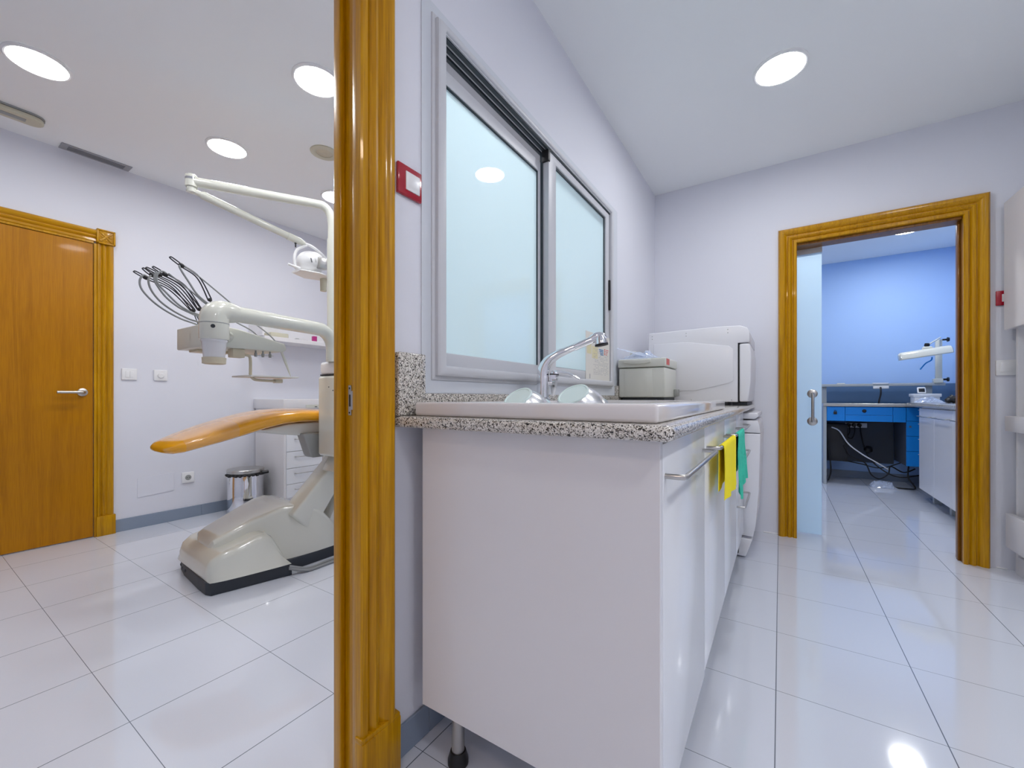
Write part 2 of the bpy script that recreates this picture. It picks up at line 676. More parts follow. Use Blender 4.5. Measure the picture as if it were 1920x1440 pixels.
def leg(bm, a_in, a_out, z0, z1, P, depth=1.0):
    """straight run of the architrave profile from a_in (opening side) to a_out"""
    poly = [(a_in + (a_out - a_in) * u / 0.105, v * depth) for u, v in PROF]
    prism(bm, poly, lambda u, v, a: P(u, v, a), z0, z1)


# door_2: doorway between sink room and surgery, seen right beside the viewer
PA = lambda a, d, z: (XA + d, a, z)
door2 = thing('door_2', 'oak door frame standing open beside the viewer, steel strike plate in its jamb', None, (XA, 0.66, 0), kind='structure')
b = BM()
leg(b, 0.622, 0.727, 0.145, 2.16, PA, 1.12)
obj('casing', b, 'oak_z', door2)
b = BM()
leg(b, -0.162, -0.267, 0.145, 2.16, PA)
obj('casing', b, 'oak_z', door2)
b = BM()
prism(b, [(2.05 + u, v) for u, v in PROF], lambda u, v, a: (XA + v, a, u), -0.162, 0.622)
obj('head_casing', b, 'oak_y', door2)
b = BM(); box(b, XA, XA + 0.031, 0.618, 0.736, 0, 0.140, 0.004)
prism(b, [(0.618, 0.0), (0.618, 0.027), (0.733, 0.031), (0.735, 0.0)], lambda u, v, a: (XA + v, u, a), 0.136, 0.150, 0.003)
obj('plinth_block', b, 'oak_z', door2)
b = BM(); box(b, XA, XA + 0.031, -0.276, -0.158, 0, 0.147, 0.004)
obj('plinth_block', b, 'oak_z', door2)
b = BM()
box(b, XA2 - 0.002, XA, 0.645, 0.665, 0, 2.06, 0.001, 1)
box(b, XA2 - 0.002, -0.925, 0.630, 0.646, 0, 2.06, 0.004, 3)
box(b, XA - 0.019, XA + 0.006, 0.626, 0.6655, 0, 2.06, 0.002, 2)
obj('jamb', b, 'oak_z', door2)
b = BM()
box(b, XA2 - 0.002, XA, -0.205, -0.185, 0, 2.06, 0.001, 1)
box(b, XA2 - 0.002, XA, -0.185, 0.645, 2.04, 2.06, 0.001, 1)
obj('jamb', b, 'oak_z', door2)
b = BM()
prism(b, [(-0.9115, 0.915), (-0.9115, 0.99), (-0.900, 0.99), (-0.900, 0.976), (-0.890, 0.976), (-0.890, 0.929), (-0.900, 0.929), (-0.900, 0.915)],
      lambda u, v, a: (u, a, v), 0.6435, 0.6452)
sp_ = obj('strike_plate', b, 'steel', door2, smooth=0, label='steel strike plate')
cutb = BM(); box(cutb, -0.9085 - XA, -0.902 - XA, 0.6420 - 0.66, 0.6470 - 0.66, 0.937, 0.967)
cutb.transform(Matrix.Translation((XA, 0.66, 0)))
cut(sp_, cutb)
b = BM()
box(b, -0.909, -0.9015, 0.6442, 0.6449, 0.936, 0.968)
for z in (0.9215, 0.983):
    lathe(b, [(0.0025, 0), (0.002, 0.001)], (-0.9065, 0.6436, z), (0, -1, 0), 12)
obj('latch_hole', b, 'black', sp_, smooth=0)

# door_3: doorway to the laboratory with sliding frosted glass leaf
PF = lambda a, d, z: (a, YF - d, z)
door3 = thing('door_3', 'oak-framed doorway to the blue laboratory with a frosted glass sliding leaf', None, (0.5, YF, 0), kind='structure')
b = BM()
casing(b, 0.095, 0.885, 2.012, PF, 0.108, 1.35)
obj('casing', b, 'oak_z', door3)
b = BM()
box(b, 0.075, 0.095, YF - 0.004, YF + 0.104, 0, 2.012, 0.002, 1)
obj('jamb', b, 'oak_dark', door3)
b = BM()
box(b, 0.885, 0.9035, YF - 0.004, YF + 0.104, 0, 2.012, 0.002, 1)
box(b, 0.874, 0.886, YF + 0.03, YF + 0.06, 0, 2.012, 0.004, 3)
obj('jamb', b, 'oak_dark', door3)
b = BM(); box(b, 0.095, 0.885, YF - 0.004, YF + 0.104, 1.996, 2.018, 0.002, 1)
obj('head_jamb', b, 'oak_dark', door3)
b = BM(); casing(b, 0.095, 0.885, 2.012, lambda a, d, z: (a, YF + 0.1 + d * 0.5, z), 0.07)
obj('casing', b, 'oak_z', door3)
b = BM(); box(b, -0.72, 0.241, YF + 0.126, YF + 0.134, 0.006, 2.0, 0.001, 1)
gl = obj('glass_leaf', b, 'glass_door', door3, smooth=0)
gl.data.materials.append(M['glass_back'])
for p in gl.data.polygons:
    p.material_index = 0 if p.normal.y < -0.9 else 1
b = BM(); box(b, -0.72, 0.243, YF + 0.120, YF + 0.140, 1.965, 2.03, 0.002, 1)
obj('top_clamp', b, 'alu', gl)
b = BM()
hx, hy = 0.188, YF + 0.126
tube(b, [(hx, hy, 0.985), (hx, hy - 0.033, 0.983), (hx, hy - 0.04, 0.975), (hx, hy - 0.04, 0.89), (hx, hy - 0.04, 0.803), (hx, hy - 0.033, 0.795), (hx, hy, 0.793)], 0.0095, 14)
for z in (0.985, 0.793):
    lathe(b, [(0.030, 0), (0.030, 0.003), (0.027, 0.005)], (hx, hy, z), (0, -1, 0), 28)
obj('pull_handle', b, 'steel', gl, label='steel tubular pull handle')

# door_1: closed oak door in the surgery wall
PB = lambda a, d, z: (XB + d, a, z)
door1 = thing('door_1', 'closed flush oak door with steel lever handle in the surgery wall', None, (XB, 0.4, 0), kind='structure')
b = BM(); box(b, XB + 0.001, XB + 0.014, -0.01, 0.797, 0.006, 2.012, 0.002, 1)
leaf = obj('leaf', b, 'veneer', door1)
b = BM()
box(b, XB + 0.0005, XB + 0.019, 0.800, 0.815, 0, 2.018, 0.002, 1)
box(b, XB + 0.0005, XB + 0.019, -0.028, -0.013, 0, 2.018, 0.002, 1)
box(b, XB + 0.0005, XB + 0.019, -0.013, 0.800, 2.015, 2.030, 0.002, 1)
obj('stop_strip', b, 'oak_z', door1)
b = BM(); leg(b, 0.816, 0.903, 0.137, 2.022, PB, 0.9)
obj('casing', b, 'oak_z', door1)
b = BM(); leg(b, -0.029, -0.116, 0.137, 2.022, PB, 0.9)
obj('casing', b, 'oak_z', door1)
b = BM()
prism(b, [(2.031 + u * 0.085 / 0.105, v * 0.95) for u, v in PROF], lambda u, v, a: (XB + v, a, u), -0.029, 0.812)
obj('head_casing', b, 'oak_y', door1)
for s0 in (0.812, -0.12):
    b = BM(); box(b, XB, XB + 0.028, s0, s0 + 0.095, 2.023, 2.122, 0.003)
    ro = obj('corner_block', b, 'oak_z', door1)
    b = BM()
    yc, zc = s0 + 0.0475, 2.0725
    for e0, e1, f0, f1 in ((s0, s0 + 0.095, 2.023, 2.032), (s0, s0 + 0.095, 2.113, 2.122), (s0, s0 + 0.010, 2.023, 2.122), (s0 + 0.085, s0 + 0.095, 2.023, 2.122)):
        box(b, XB + 0.028, XB + 0.034, e0, e1, f0, f1, 0.002, 2)
    for a in (45, -45, 135, 225):
        r = Matrix.Rotation(math.radians(a), 3, 'X')
        c = Vector((XB + 0.029, yc, zc)) + r @ Vector((0, 0.024, 0))
        obox(b, c, (0.008, 0.042, 0.013), r, 0.003, 2)
    for a in range(0, 360, 90):
        r = Matrix.Rotation(math.radians(a), 3, 'X')
        c = Vector((XB + 0.028, yc, zc)) + r @ Vector((0, 0.020, 0))
        obox(b, c, (0.006, 0.016, 0.008), r, 0.002, 2)
    lathe(b, [(0.009, 0), (0.007, 0.004), (0.002, 0.006)], (XB + 0.029, yc, zc), (1, 0, 0), 16)
    obj('carved_rosette', b, 'oak_z', ro)
for s0 in (0.811, -0.121):
    b = BM(); box(b, XB, XB + 0.03, s0, s0 + 0.098, 0, 0.137, 0.003)
    obj('plinth_block', b, 'oak_z', door1)
b = BM()
hyc, hz = 0.745, 0.994
lathe(b, [(0.026, 0), (0.026, 0.006), (0.023, 0.008), (0.011, 0.009), (0.010, 0.012)], (XB + 0.014, hyc, hz), (1, 0, 0), 28)
tube(b, [(XB + 0.02, hyc, hz), (XB + 0.055, hyc, hz), (XB + 0.066, hyc - 0.008, hz), (XB + 0.068, hyc - 0.03, hz), (XB + 0.068, hyc - 0.125, hz)], 0.0095, 14)
obj('door_handle', b, 'steel', leaf, label='brushed steel lever handle')

# ------------------------------------------------------------------ window_1 in the middle wall
win = thing('window_1', 'frosted sliding window in a pale aluminium frame above the sink', None, (XA, 1.63, 1.0), kind='structure')


def ringbox(bm, y0, y1, z0, z1, wy0, wy1, wz0, wz1, x0, x1, bev=0.0):
    """mitred rectangular ring in the YZ plane"""
    t = bmesh.new()
    o = [(y0, z0), (y1, z0), (y1, z1), (y0, z1)]
    i = [(y0 + wy0, z0 + wz0), (y1 - wy1, z0 + wz0), (y1 - wy1, z1 - wz1), (y0 + wy0, z1 - wz1)]
    V = {}
    for k in range(4):
        for nm, pt in (('o', o[k]), ('i', i[k])):
            for x in (x0, x1):
                V[nm, k, x] = t.verts.new((x, pt[0], pt[1]))
    for k in range(4):
        q = (k + 1) % 4
        t.faces.new((V['o', k, x1], V['o', q, x1], V['i', q, x1], V['i', k, x1]))
        t.faces.new((V['o', k, x0], V['i', k, x0], V['i', q, x0], V['o', q, x0]))
        t.faces.new((V['o', k, x0], V['o', q, x0], V['o', q, x1], V['o', k, x1]))
        t.faces.new((V['i', k, x0], V['i', k, x1], V['i', q, x1], V['i', q, x0]))
    bmesh.ops.recalc_face_normals(t, faces=t.faces[:])
    if bev:
        es = [e for e in t.edges if all(abs(v.co.x - x1) < 1e-6 for v in e.verts)]
        bmesh.ops.bevel(t, geom=es, offset=bev, segments=3, profile=0.5, affect='EDGES')
    me = bpy.data.meshes.new('t')
    t.to_mesh(me); t.free()
    bm.from_mesh(me)
    bpy.data.meshes.remove(me)


b = BM()
ringbox(b, 0.835, 2.50, 0.972, 2.11, 0.06, 0.14, 0.06, 0.06, XA + 0.0002, XA + 0.004)
obj('surround', b, 'surround', win)
b = BM()
ringbox(b, 0.872, 2.39, 1.012, 2.078, 0.03, 0.03, 0.03, 0.03, XA + 0.002, XA + 0.010, 0.003)
ringbox(b, 0.884, 2.378, 1.024, 2.066, 0.034, 0.034, 0.030, 0.022, XA2 + 0.01, XA + 0.026, 0.008)
fr_ = obj('window_frame', b, 'alu', win)
b = BM()
for x in (-0.8335, -0.855, -0.8765):
    box(b, x - 0.005, x, 0.918, 2.344, 2.040, 2.0445)
b2 = BM()
for x in (-0.845, -0.8665, -0.890):
    box(b2, x - 0.0055, x + 0.0055, 0.918, 2.344, 2.034, 2.0442)
obj('track_groove', b2, 'gasket', fr_, smooth=0)
obj('track_rail', b, 'alu', fr_, smooth=0)
# rear (left-hand) sash
b = BM(); ringbox(b, 0.9185, 1.625, 1.054, 1.990, 0.010, 0.065, 0.046, 0.046, -0.906, -0.880, 0.003)
s1 = obj('sash', b, 'alu', win)


def etched(o, nrm):
    """one etched face, all other faces of the pane clear"""
    o.data.materials.append(M['glass_back'])
    for p in o.data.polygons:
        p.material_index = 0 if p.normal.dot(Vector(nrm)) > 0.9 else 1


b = BM(); box(b, -0.896, -0.890, 0.92, 1.57, 1.09, 1.95)
etched(obj('pane', b, 'glass_l', s1, smooth=0), (1, 0, 0))
b = BM(); ringbox(b, 0.926, 1.563, 1.097, 1.947, 0.004, 0.004, 0.003, 0.006, -0.892, -0.883)
obj('seal', b, 'gasket', s1, smooth=0)
# front (right-hand) sash
b = BM(); ringbox(b, 1.585, 2.338, 1.054, 2.034, 0.07, 0.055, 0.042, 0.036, -0.872, -0.842, 0.003)
s2 = obj('sash', b, 'alu', win)
b = BM(); box(b, -0.862, -0.856, 1.65, 2.29, 1.09, 2.0)
etched(obj('pane', b, 'glass_l', s2, smooth=0), (1, 0, 0))
b = BM(); ringbox(b, 1.654, 2.284, 1.095, 1.999, 0.003, 0.006, 0.003, 0.008, -0.858, -0.850)
box(b, -0.882, -0.870, 1.578, 1.590, 1.06, 2.03)
box(b, -0.872, -0.846, 2.338, 2.343, 1.06, 2.034)
obj('seal', b, 'gasket', s2, smooth=0)
b = BM(); box(b, -0.842, -0.832, 2.322, 2.338, 1.47, 1.645, 0.003)
obj('finger_pull', b, 'black', s2, label='black finger pull')
b = BM(); box(b, -0.872, -0.838, 1.575, 1.592, 1.985, 2.034, 0.002)
obj('roller_cap', b, 'black', s2, label='black roller cap')

# calendar sheet on the window
cal = thing('paper_calendar', 'printed paper sheet stuck on the lower corner of the window pane', 'paper', (-0.838, 2.18, 1.04))
b = BM(); box(b, -0.8405, -0.8395, 1.985, 2.335, 1.042, 1.305)
obj('sheet', b, 'paper', cal, smooth=0)


def dab(bm, y0, y1, z0, z1, x=-0.8393):
    box(bm, x - 0.0002, x + 0.0001, y0, y1, z0, z1)


b = BM()
for r in range(17):
    z = 1.085 + r * 0.0085
    y = 2.09
    while y < 2.30:
        l = random.uniform(0.01, 0.03)
        if random.random() < 0.75:
            dab(b, y, min(y + l, 2.315), z, z + 0.0022)
        y += l + 0.008
obj('text_print', b, 'ink_grey', cal, smooth=0)
b = BM()
box(b, -0.8395, -0.8392, 2.035, 2.045, 1.060, 1.084)
obj('print_mark', b, 'ink_grey', cal, smooth=0)
b = BM()
for r in range(4):
    dab(b, 2.17 + r * 0.006, 2.235, 1.222 - r * 0.009, 1.227 - r * 0.009)
obj('blue_text', b, 'ink_blue', cal, smooth=0)
b = BM()
for r in range(4):
    dab(b, 2.25, 2.265, 1.228 - r * 0.009, 1.234 - r * 0.009)
    dab(b, 2.275, 2.318 - r * 0.008, 1.228 - r * 0.009, 1.232 - r * 0.009)
obj('red_text', b, 'ink_red', cal, smooth=0)
b = BM()
dab(b, 2.0, 2.06, 1.19, 1.25, -0.8394); dab(b, 2.07, 2.15, 1.17, 1.235, -0.8394); dab(b, 2.03, 2.05, 1.256, 1.27, -0.8394)
obj('yellow_box', b, 'ink_yellow', cal, smooth=0)


# ------------------------------------------------------------------ ceiling fittings
def ceiling_light(x, y, label, group, tube_m='lamp_on'):
    t = thing('ceiling_light', label, 'ceiling light', (x, y, CZ - 0.02), group)
    b = BM()
    lathe(b, [(0.118, 0.0195), (0.118, 0.014), (0.110, 0.008), (0.104, 0.009), (0.104, 0.0195)], (x, y, CZ - 0.02), seg=40, cap=False)
    obj('ring', b, 'plastic_white', t)
    b = BM(); lathe(b, [(0.1035, 0.018), (0.1035, 0.013), (0.09, 0.0115)], (x, y, CZ - 0.02), seg=40)
    obj('diffuser', b, tube_m, t)
    return t


cl = ceiling_light(-3.03, 0.42, 'lit round ceiling light above the oak surgery door, nearest the emergency lamp', 'surgery ceiling lights')
GL = 'surgery ceiling lights'
dup(cl, (-2.00, 1.23, CZ - 0.02), 'lit round ceiling light cut off by the near oak door frame, high up', GL)
dup(cl, (-3.03, 1.24, CZ - 0.02), 'lit round ceiling light above the tip of the jointed lamp arm', GL)
dup(cl, (-3.03, 2.03, CZ - 0.02), 'small lit round ceiling light half hidden behind the bend of the white lamp pole', GL)
dup(cl, (-2.00, 0.40, CZ - 0.02), 'lit round ceiling light over the surgery doorway, outside the picture', GL)
cw = ceiling_light(-1.45, 1.15, 'added unseen round ceiling light close to the frosted window, on its surgery side', GL, 'lamp_on')  # lamp added to brighten the frosted panes from behind
dup(cw, (-1.45, 2.25, CZ - 0.02), 'added unseen round ceiling light in the surgery corner beyond the frosted window', GL)  # second added lamp, more light on the back of the window
cs = ceiling_light(0.0, 2.435, 'single lit round ceiling light above the worktop room', 'sink room ceiling lights', 'lamp_sink')
dup(cs, (1.02, 0.0, CZ - 0.02), 'added unseen ceiling fill light to the side of the viewer', 'sink room ceiling lights')  # added out of view as fill for the sink room
dup(cs, (1.02, 1.25, CZ - 0.02), 'added ceiling fill light over the storage unit side of the room, outside the picture', 'sink room ceiling lights')  # added out of view to brighten the cabinet doors
ceiling_light(0.1, -0.95, 'added warm ceiling fill light behind the viewer', 'sink room ceiling lights', 'warm_fill')  # added fill, throws warm light on the end panel and sink edge
c3 = ceiling_light(1.032, 5.455, 'lit round ceiling light in the blue laboratory', 'laboratory ceiling lights', 'lamp_lab')
dup(c3, (0.15, 4.15, CZ - 0.02), 'added round ceiling light in the laboratory, unseen behind the sliding glass', 'laboratory ceiling lights')  # added to light the sliding glass from the laboratory side

v = thing('ceiling_vent', 'grey slotted air vent in the surgery ceiling near the wall', 'vent', (-3.897, 0.806, CZ - 0.008))
b = BM()
for x0, x1, y0, y1 in ((-3.944, -3.928, 0.635, 0.978), (-3.866, -3.850, 0.635, 0.978), (-3.93, -3.865, 0.635, 0.668), (-3.93, -3.865, 0.945, 0.978)):
    box(b, x0, x1, y0, y1, CZ - 0.006, CZ - 0.0005)
obj('frame', b, 'vent_grey', v, smooth=0)
b = BM(); box(b, -3.929, -3.865, 0.667, 0.946, CZ - 0.002, CZ - 0.0004)
obj('backing', b, 'black', v, smooth=0)
b = BM()
for k in range(5):
    x = -3.918 + k * 0.0115
    box(b, x - 0.0012, x + 0.0012, 0.667, 0.946, CZ - 0.006, CZ - 0.002)
obj('slats', b, 'vent_grey', v, smooth=0)
e = thing('emergency_lamp', 'unlit cream emergency lamp on the surgery ceiling above the oak door', 'lamp', (-3.65, 0.38, CZ - 0.035))
b = BM(); prism(b, [(-3.655 + 0.057 * math.cos(a_), 0.478 + 0.057 * math.sin(a_)) for a_ in [k_ * PI / 12 for k_ in range(13)]] + [(-3.655 - 0.057 * math.cos(a_), 0.257 - 0.057 * math.sin(a_)) for a_ in [k_ * PI / 12 for k_ in range(13)]], lambda u, v, a: (u, v, a), CZ - 0.010, CZ - 0.0005)
obj('base', b, 'grey', e)
b = BM(); poly_ = [(-3.655 + 0.053 * math.cos(a_), 0.478 + 0.053 * math.sin(a_)) for a_ in [k_ * PI / 12 for k_ in range(13)]]
poly_ += [(-3.655 - 0.053 * math.cos(a_), 0.257 - 0.053 * math.sin(a_)) for a_ in [k_ * PI / 12 for k_ in range(13)]]
prism(b, poly_, lambda u, v, a: (u, v, a), CZ - 0.034, CZ - 0.010, 0.006, 3)
obj('cover', b, 'cream_lamp', e)
b = BM(); box(b, -3.675, -3.635, 0.25, 0.46, CZ - 0.0355, CZ - 0.0335, 0.0008)
obj('tube_window', b, 'grey', e)
s = thing('ceiling_speaker', 'round cream ceiling speaker beside the near oak door frame', 'speaker', (-2.55, 1.62, CZ - 0.01))
b = BM(); lathe(b, [(0.088, 0.0095), (0.086, 0.004), (0.062, 0.0), (0.05, 0.004), (0.05, 0.0095)], (-2.55, 1.62, CZ - 0.01), seg=36, cap=False)
obj('ring', b, 'cream_lamp', s)
b = BM(); lathe(b, [(0.05, 0.009), (0.049, 0.006), (0.02, 0.0065), (0.012, 0.002), (0.002, 0.0)], (-2.55, 1.62, CZ - 0.01), seg=36)
obj('grille', b, 'ivory_warm', s)


# ------------------------------------------------------------------ switches and sockets
def plate(name, label, cat, Pw, a, z, w, h, mplate, mkey, keys, group=None):
    o = Pw(a, 0, z)
    t = thing(name, label, cat, o, group)
    b = BM()
    prism(b, [(a - w / 2, z - h / 2), (a + w / 2, z - h / 2), (a + w / 2, z + h / 2), (a - w / 2, z + h / 2)],
          lambda u, v, d: Pw(u, d, v), 0.0, 0.010, 0.003, 3)
    obj('plate', b, mplate, t)
    for (ka, kz, kw, kh) in keys:
        b = BM()
        prism(b, [(a + ka - kw / 2, z + kz - kh / 2), (a + ka + kw / 2, z + kz - kh / 2), (a + ka + kw / 2, z + kz + kh / 2), (a + ka - kw / 2, z + kz + kh / 2)],
              lambda u, v, d: Pw(u, d, v), 0.006, 0.0125, 0.0015, 2)
        obj('rocker', b, mkey, t)
    return t


plate('light_switch', 'light switch with wide glossy red surround beside the near oak door frame', 'switch', PA, 0.787, 1.544, 0.086, 0.082, 'red', 'plastic_white', [(0.008, 0, 0.05, 0.05)])
plate('light_switch', 'red-framed light switch partly hidden behind the tall white storage unit', 'switch', PF, 1.058, 1.515, 0.086, 0.082, 'red', 'plastic_white', [(0.0, 0, 0.042, 0.042)])
plate('light_switch', 'plain white light switch between laboratory door frame and storage unit', 'switch', PF, 1.062, 1.125, 0.094, 0.086, 'plastic_white', 'plastic_white', [(0.0, 0.004, 0.06, 0.055)])
plate('light_switch', 'white double rocker switch on the surgery wall next to the oak door', 'switch', PB, 0.987, 1.127, 0.084, 0.082, 'plastic_white', 'plastic_white', [(-0.011, 0, 0.021, 0.046), (0.012, 0, 0.021, 0.046)])
t = plate('dimmer_switch', 'white wall plate with a round dimmer knob in the surgery', 'switch', PB, 1.167, 1.127, 0.082, 0.082, 'plastic_white', 'plastic_white', [])
b = BM(); lathe(b, [(0.020, 0.008), (0.020, 0.014), (0.017, 0.018)], (XB, 1.167, 1.125), (1, 0, 0), 24)
obj('knob', b, 'plastic_white', t)
t = plate('power_socket', 'white power socket low on the surgery wall beside the bin', 'socket', PB, 1.340, 0.322, 0.083, 0.083, 'plastic_white', 'plastic_white', [])
b = BM(); lathe(b, [(0.021, 0.0095), (0.021, 0.0105), (0.0195, 0.0106)], (XB, 1.34, 0.322), (1, 0, 0), 24)
obj('recess', b, 'grey', t)
b = BM()
for dy in (-0.008, 0.008):
    lathe(b, [(0.003, 0.0106), (0.003, 0.0112)], (XB, 1.34 + dy, 0.322), (1, 0, 0), 10)
obj('pin_holes', b, 'black', t)
b = BM()
prism(b, [(1.032, 0.222), (1.250, 0.236), (1.250, 0.378), (1.032, 0.362)], lambda u, v, d: PB(u, d, v), 0.0, 0.004, 0.001, 1)
tag(obj('blank_cover', b, 'wall'), 'large blank cover plate painted like the surgery wall, left of the socket', 'cover plate')

# ------------------------------------------------------------------ base cabinets along the window wall
XFRONT = -0.184      # face of the doors
XBK = -0.79          # back of the carcasses
ZB, ZT = 0.152, 0.880


def handle(bm, y0, y1, z, xf=XFRONT, out=0.036, r=0.0055, dirx=1):
    x = xf + dirx * out
    tube(bm, [(xf, y0, z), (x - dirx * 0.012, y0, z), (x - dirx * 0.003, y0 + 0.003, z), (x, y0 + 0.012, z), (x, (y0 + y1) / 2, z), (x, y1 - 0.012, z),
              (x - dirx * 0.003, y1 - 0.003, z), (x - dirx * 0.012, y1, z), (xf, y1, z)], r, 12)


def cab_leg(t, x, y):
    b = BM(); lathe(b, [(0.017, 0.03), (0.017, 0.152)], (x, y, 0), seg=20)
    lg = obj('leg', b, 'steel', t)
    b = BM(); lathe(b, [(0.027, 0.0), (0.027, 0.012), (0.020, 0.034)], (x, y, 0), seg=20)
    obj('foot', b, 'black', lg)


def base_cab(y0, y1, label, fronts, first=False, legs=True):
    t = thing('base_cabinet', label, 'cabinet', (-0.5, (y0 + y1) / 2, 0), 'white base cabinets under the granite worktop')
    b = BM()
    th = 0.019
    box(b, XBK, XFRONT - (0.0 if first else 0.022), y0, y0 + th, ZB, ZT, 0.001, 1)
    box(b, XBK, XFRONT - 0.022, y1 - th, y1, ZB, ZT, 0.001, 1)
    box(b, XBK, XFRONT - 0.022, y0 + th, y1 - th, ZB, ZB + th)
    box(b, XBK, XBK + 0.006, y0 + th, y1 - th, ZB + th, ZT)
    obj('body', b, 'white', t, smooth=0)
    for (name, za, zb, hz) in fronts:
        b = BM(); box(b, XFRONT - 0.019, XFRONT, y0 + (0.0215 if first else 0.0015), y1 - 0.0015, za, zb, 0.0015, 2)
        d = obj(name, b, 'gloss_white', t)
        b = BM(); handle(b, y0 + (0.037 if first else 0.035), y1 - 0.04, hz)
        obj('handle', b, 'steel', d, label='brushed steel bar handle')
    if legs:
        for x in (-0.71, -0.25):
            for y in (y0 + 0.05, y1 - 0.05):
                cab_leg(t, x, y)
    return t


base_cab(0.78, 1.308, 'white base cabinet with broad end panel facing the viewer, under the sink', [('door', ZB, 0.872, 0.810)], first=True)
base_cab(1.310, 1.820, 'white base cabinet whose handle holds the yellow cloth', [('door', ZB + 0.012, 0.872, 0.810)])
base_cab(1.822, 2.335, 'white base cabinet whose handle holds the green cloth', [('door', ZB + 0.012, 0.872, 0.808)])
base_cab(2.337, 2.800, 'white drawer cabinet with three handles beside the dishwasher',
         [('drawer', 0.745, 0.872, 0.800), ('drawer', 0.505, 0.742, 0.652), ('drawer', ZB + 0.012, 0.502, 0.405)])

# granite worktop
wt = thing('worktop', 'speckled grey granite worktop running along the window wall', 'worktop', (-0.5, 2.0, 0.881))
b = BM(); box(b, XA + 0.0005, -0.153, 0.735, YF - 0.0005, 0.8815, 0.911)
es = [e_ for e_ in b.edges if all(v.co.y < 0.74 for v in e_.verts) and abs(e_.verts[0].co.z - e_.verts[1].co.z) > 0.01 and e_.verts[0].co.x > -0.2]
bmesh.ops.bevel(b, geom=es, offset=0.02, segments=6, profile=0.5, affect='EDGES')
es = [e_ for e_ in b.edges if abs(e_.verts[0].co.z - e_.verts[1].co.z) < 1e-4 and
      (max(v.co.x for v in e_.verts) > -0.175 or max(v.co.y for v in e_.verts) < 0.736) and min(v.co.x for v in e_.verts) < 9
      and not (abs(e_.verts[0].co.y - (YF - 0.0005)) < 1e-4 and abs(e_.verts[1].co.y - (YF - 0.0005)) < 1e-4)]
bmesh.ops.bevel(b, geom=es, offset=0.0125, segments=5, profile=0.5, affect='EDGES')
slab = obj('slab', b, 'granite', wt)
cb = BM(); box(cb, -0.74, -0.245, 0.828, 1.80, 0.86, 0.93)
cb.transform(Matrix.Translation(-ORG[wt.name]))
# (the boolean runs in the part's own coordinates, both sit at the thing's origin)
cb.transform(Matrix.Translation(ORG[wt.name]))
cut(slab, cb)
b = BM()
box(b, XA + 0.0005, XA + 0.022, 0.736, 0.835, 0.911, 1.080, 0.006, 3)
obj('side_splash', b, 'granite', wt)
b = BM()
box(b, XA + 0.0005, XA + 0.020, 0.835, 2.45, 0.911, 0.971, 0.003, 2)
box(b, XA + 0.0005, XA + 0.022, 2.45, YF - 0.001, 0.911, 1.03, 0.004, 2)
obj('splashback', b, 'granite', wt)

# sink
sk = thing('sink', 'white ceramic sink with raised rim set on the granite worktop', 'sink', (-0.5, 1.32, 0.911))
b = BM(); box(b, -0.815, -0.187, 0.775, 1.865, 0.9112, 0.948, 0.008, 4)
rim = obj('rim', b, 'ceramic', sk)
c1 = BM(); box(c1, -0.70, -0.26, 0.84, 1.37, 0.8, 1.0, 0.03, 4)
c2 = BM(); box(c2, -0.70, -0.26, 1.42, 1.78, 0.8, 1.0, 0.03, 4)
cut(rim, c1, c2)
for p in rim.data.polygons:
    p.use_smooth = True
rim.data.set_sharp_from_angle(angle=math.radians(35))


def tray(bm, x0, x1, y0, y1, z0, z1, th):
    t_ = bmesh.new()
    box(t_, x0, x1, y0, y1, z0, z1, 0.02, 3)
    kill = [f for f in t_.faces if f.calc_center_median().z > z1 - 0.021 and f.normal.z > 0.3]
    bmesh.ops.delete(t_, geom=kill, context='FACES')
    bmesh.ops.solidify(t_, geom=t_.faces[:], thickness=th)
    me = bpy.data.meshes.new('t'); t_.to_mesh(me); t_.free()
    bm.from_mesh(me); bpy.data.meshes.remove(me)


b = BM(); tray(b, -0.705, -0.255, 0.835, 1.375, 0.862, 0.932, 0.004)
obj('draining_tray', b, 'ceramic', sk)
b = BM(); tray(b, -0.705, -0.255, 1.415, 1.785, 0.74, 0.932, 0.004)
obj('basin', b, 'ceramic', sk)

# faucet
FX, FY = -0.745, 1.355
fa = thing('faucet', 'chrome mixer tap with angled pull-out spray spout behind the sink', 'tap', (FX, FY, 0.948))
b = BM()
lathe(b, [(0.028, 0), (0.028, 0.006), (0.022, 0.012), (0.0225, 0.06), (0.0245, 0.085), (0.0235, 0.09)], (FX, FY, 0.948), seg=28)
fb = obj('body', b, 'chrome', fa)
b = BM()
tube(b, [(FX, FY, 1.036), (FX + 0.002, FY + 0.001, 1.062), (FX + 0.016, FY + 0.007, 1.092), (FX + 0.044, FY + 0.021, 1.116), (FX + 0.075, FY + 0.036, 1.132), (FX + 0.105, FY + 0.050, 1.146)],
     [0.0225, 0.022, 0.0195, 0.0165, 0.0135, 0.0125], 20, sm=6)
obj('spout', b, 'chrome', fa)
b = BM()
p0 = Vector((FX + 0.105, FY + 0.050, 1.146)); p1 = Vector((-0.565, 1.437, 1.178))
tube(b, [p0, p0 + (p1 - p0) * 0.03, p0 + (p1 - p0) * 0.5, p1], [0.0135, 0.0138, 0.0135, 0.0135], 20)
tube(b, [p1 - (p1 - p0) * 0.25 + Vector((0, 0, 0.004)), p1 + Vector((0.0, 0.0, 0.006)), p1 + Vector((0.016, 0.008, 0.004)), p1 + Vector((0.027, 0.013, -0.006))], [0.0135, 0.0155, 0.0165, 0.013], 20, sm=3)
sprh = obj('spray_head', b, 'chrome', fa)
b = BM()
dn = Vector((0.15, 0.07, -1))
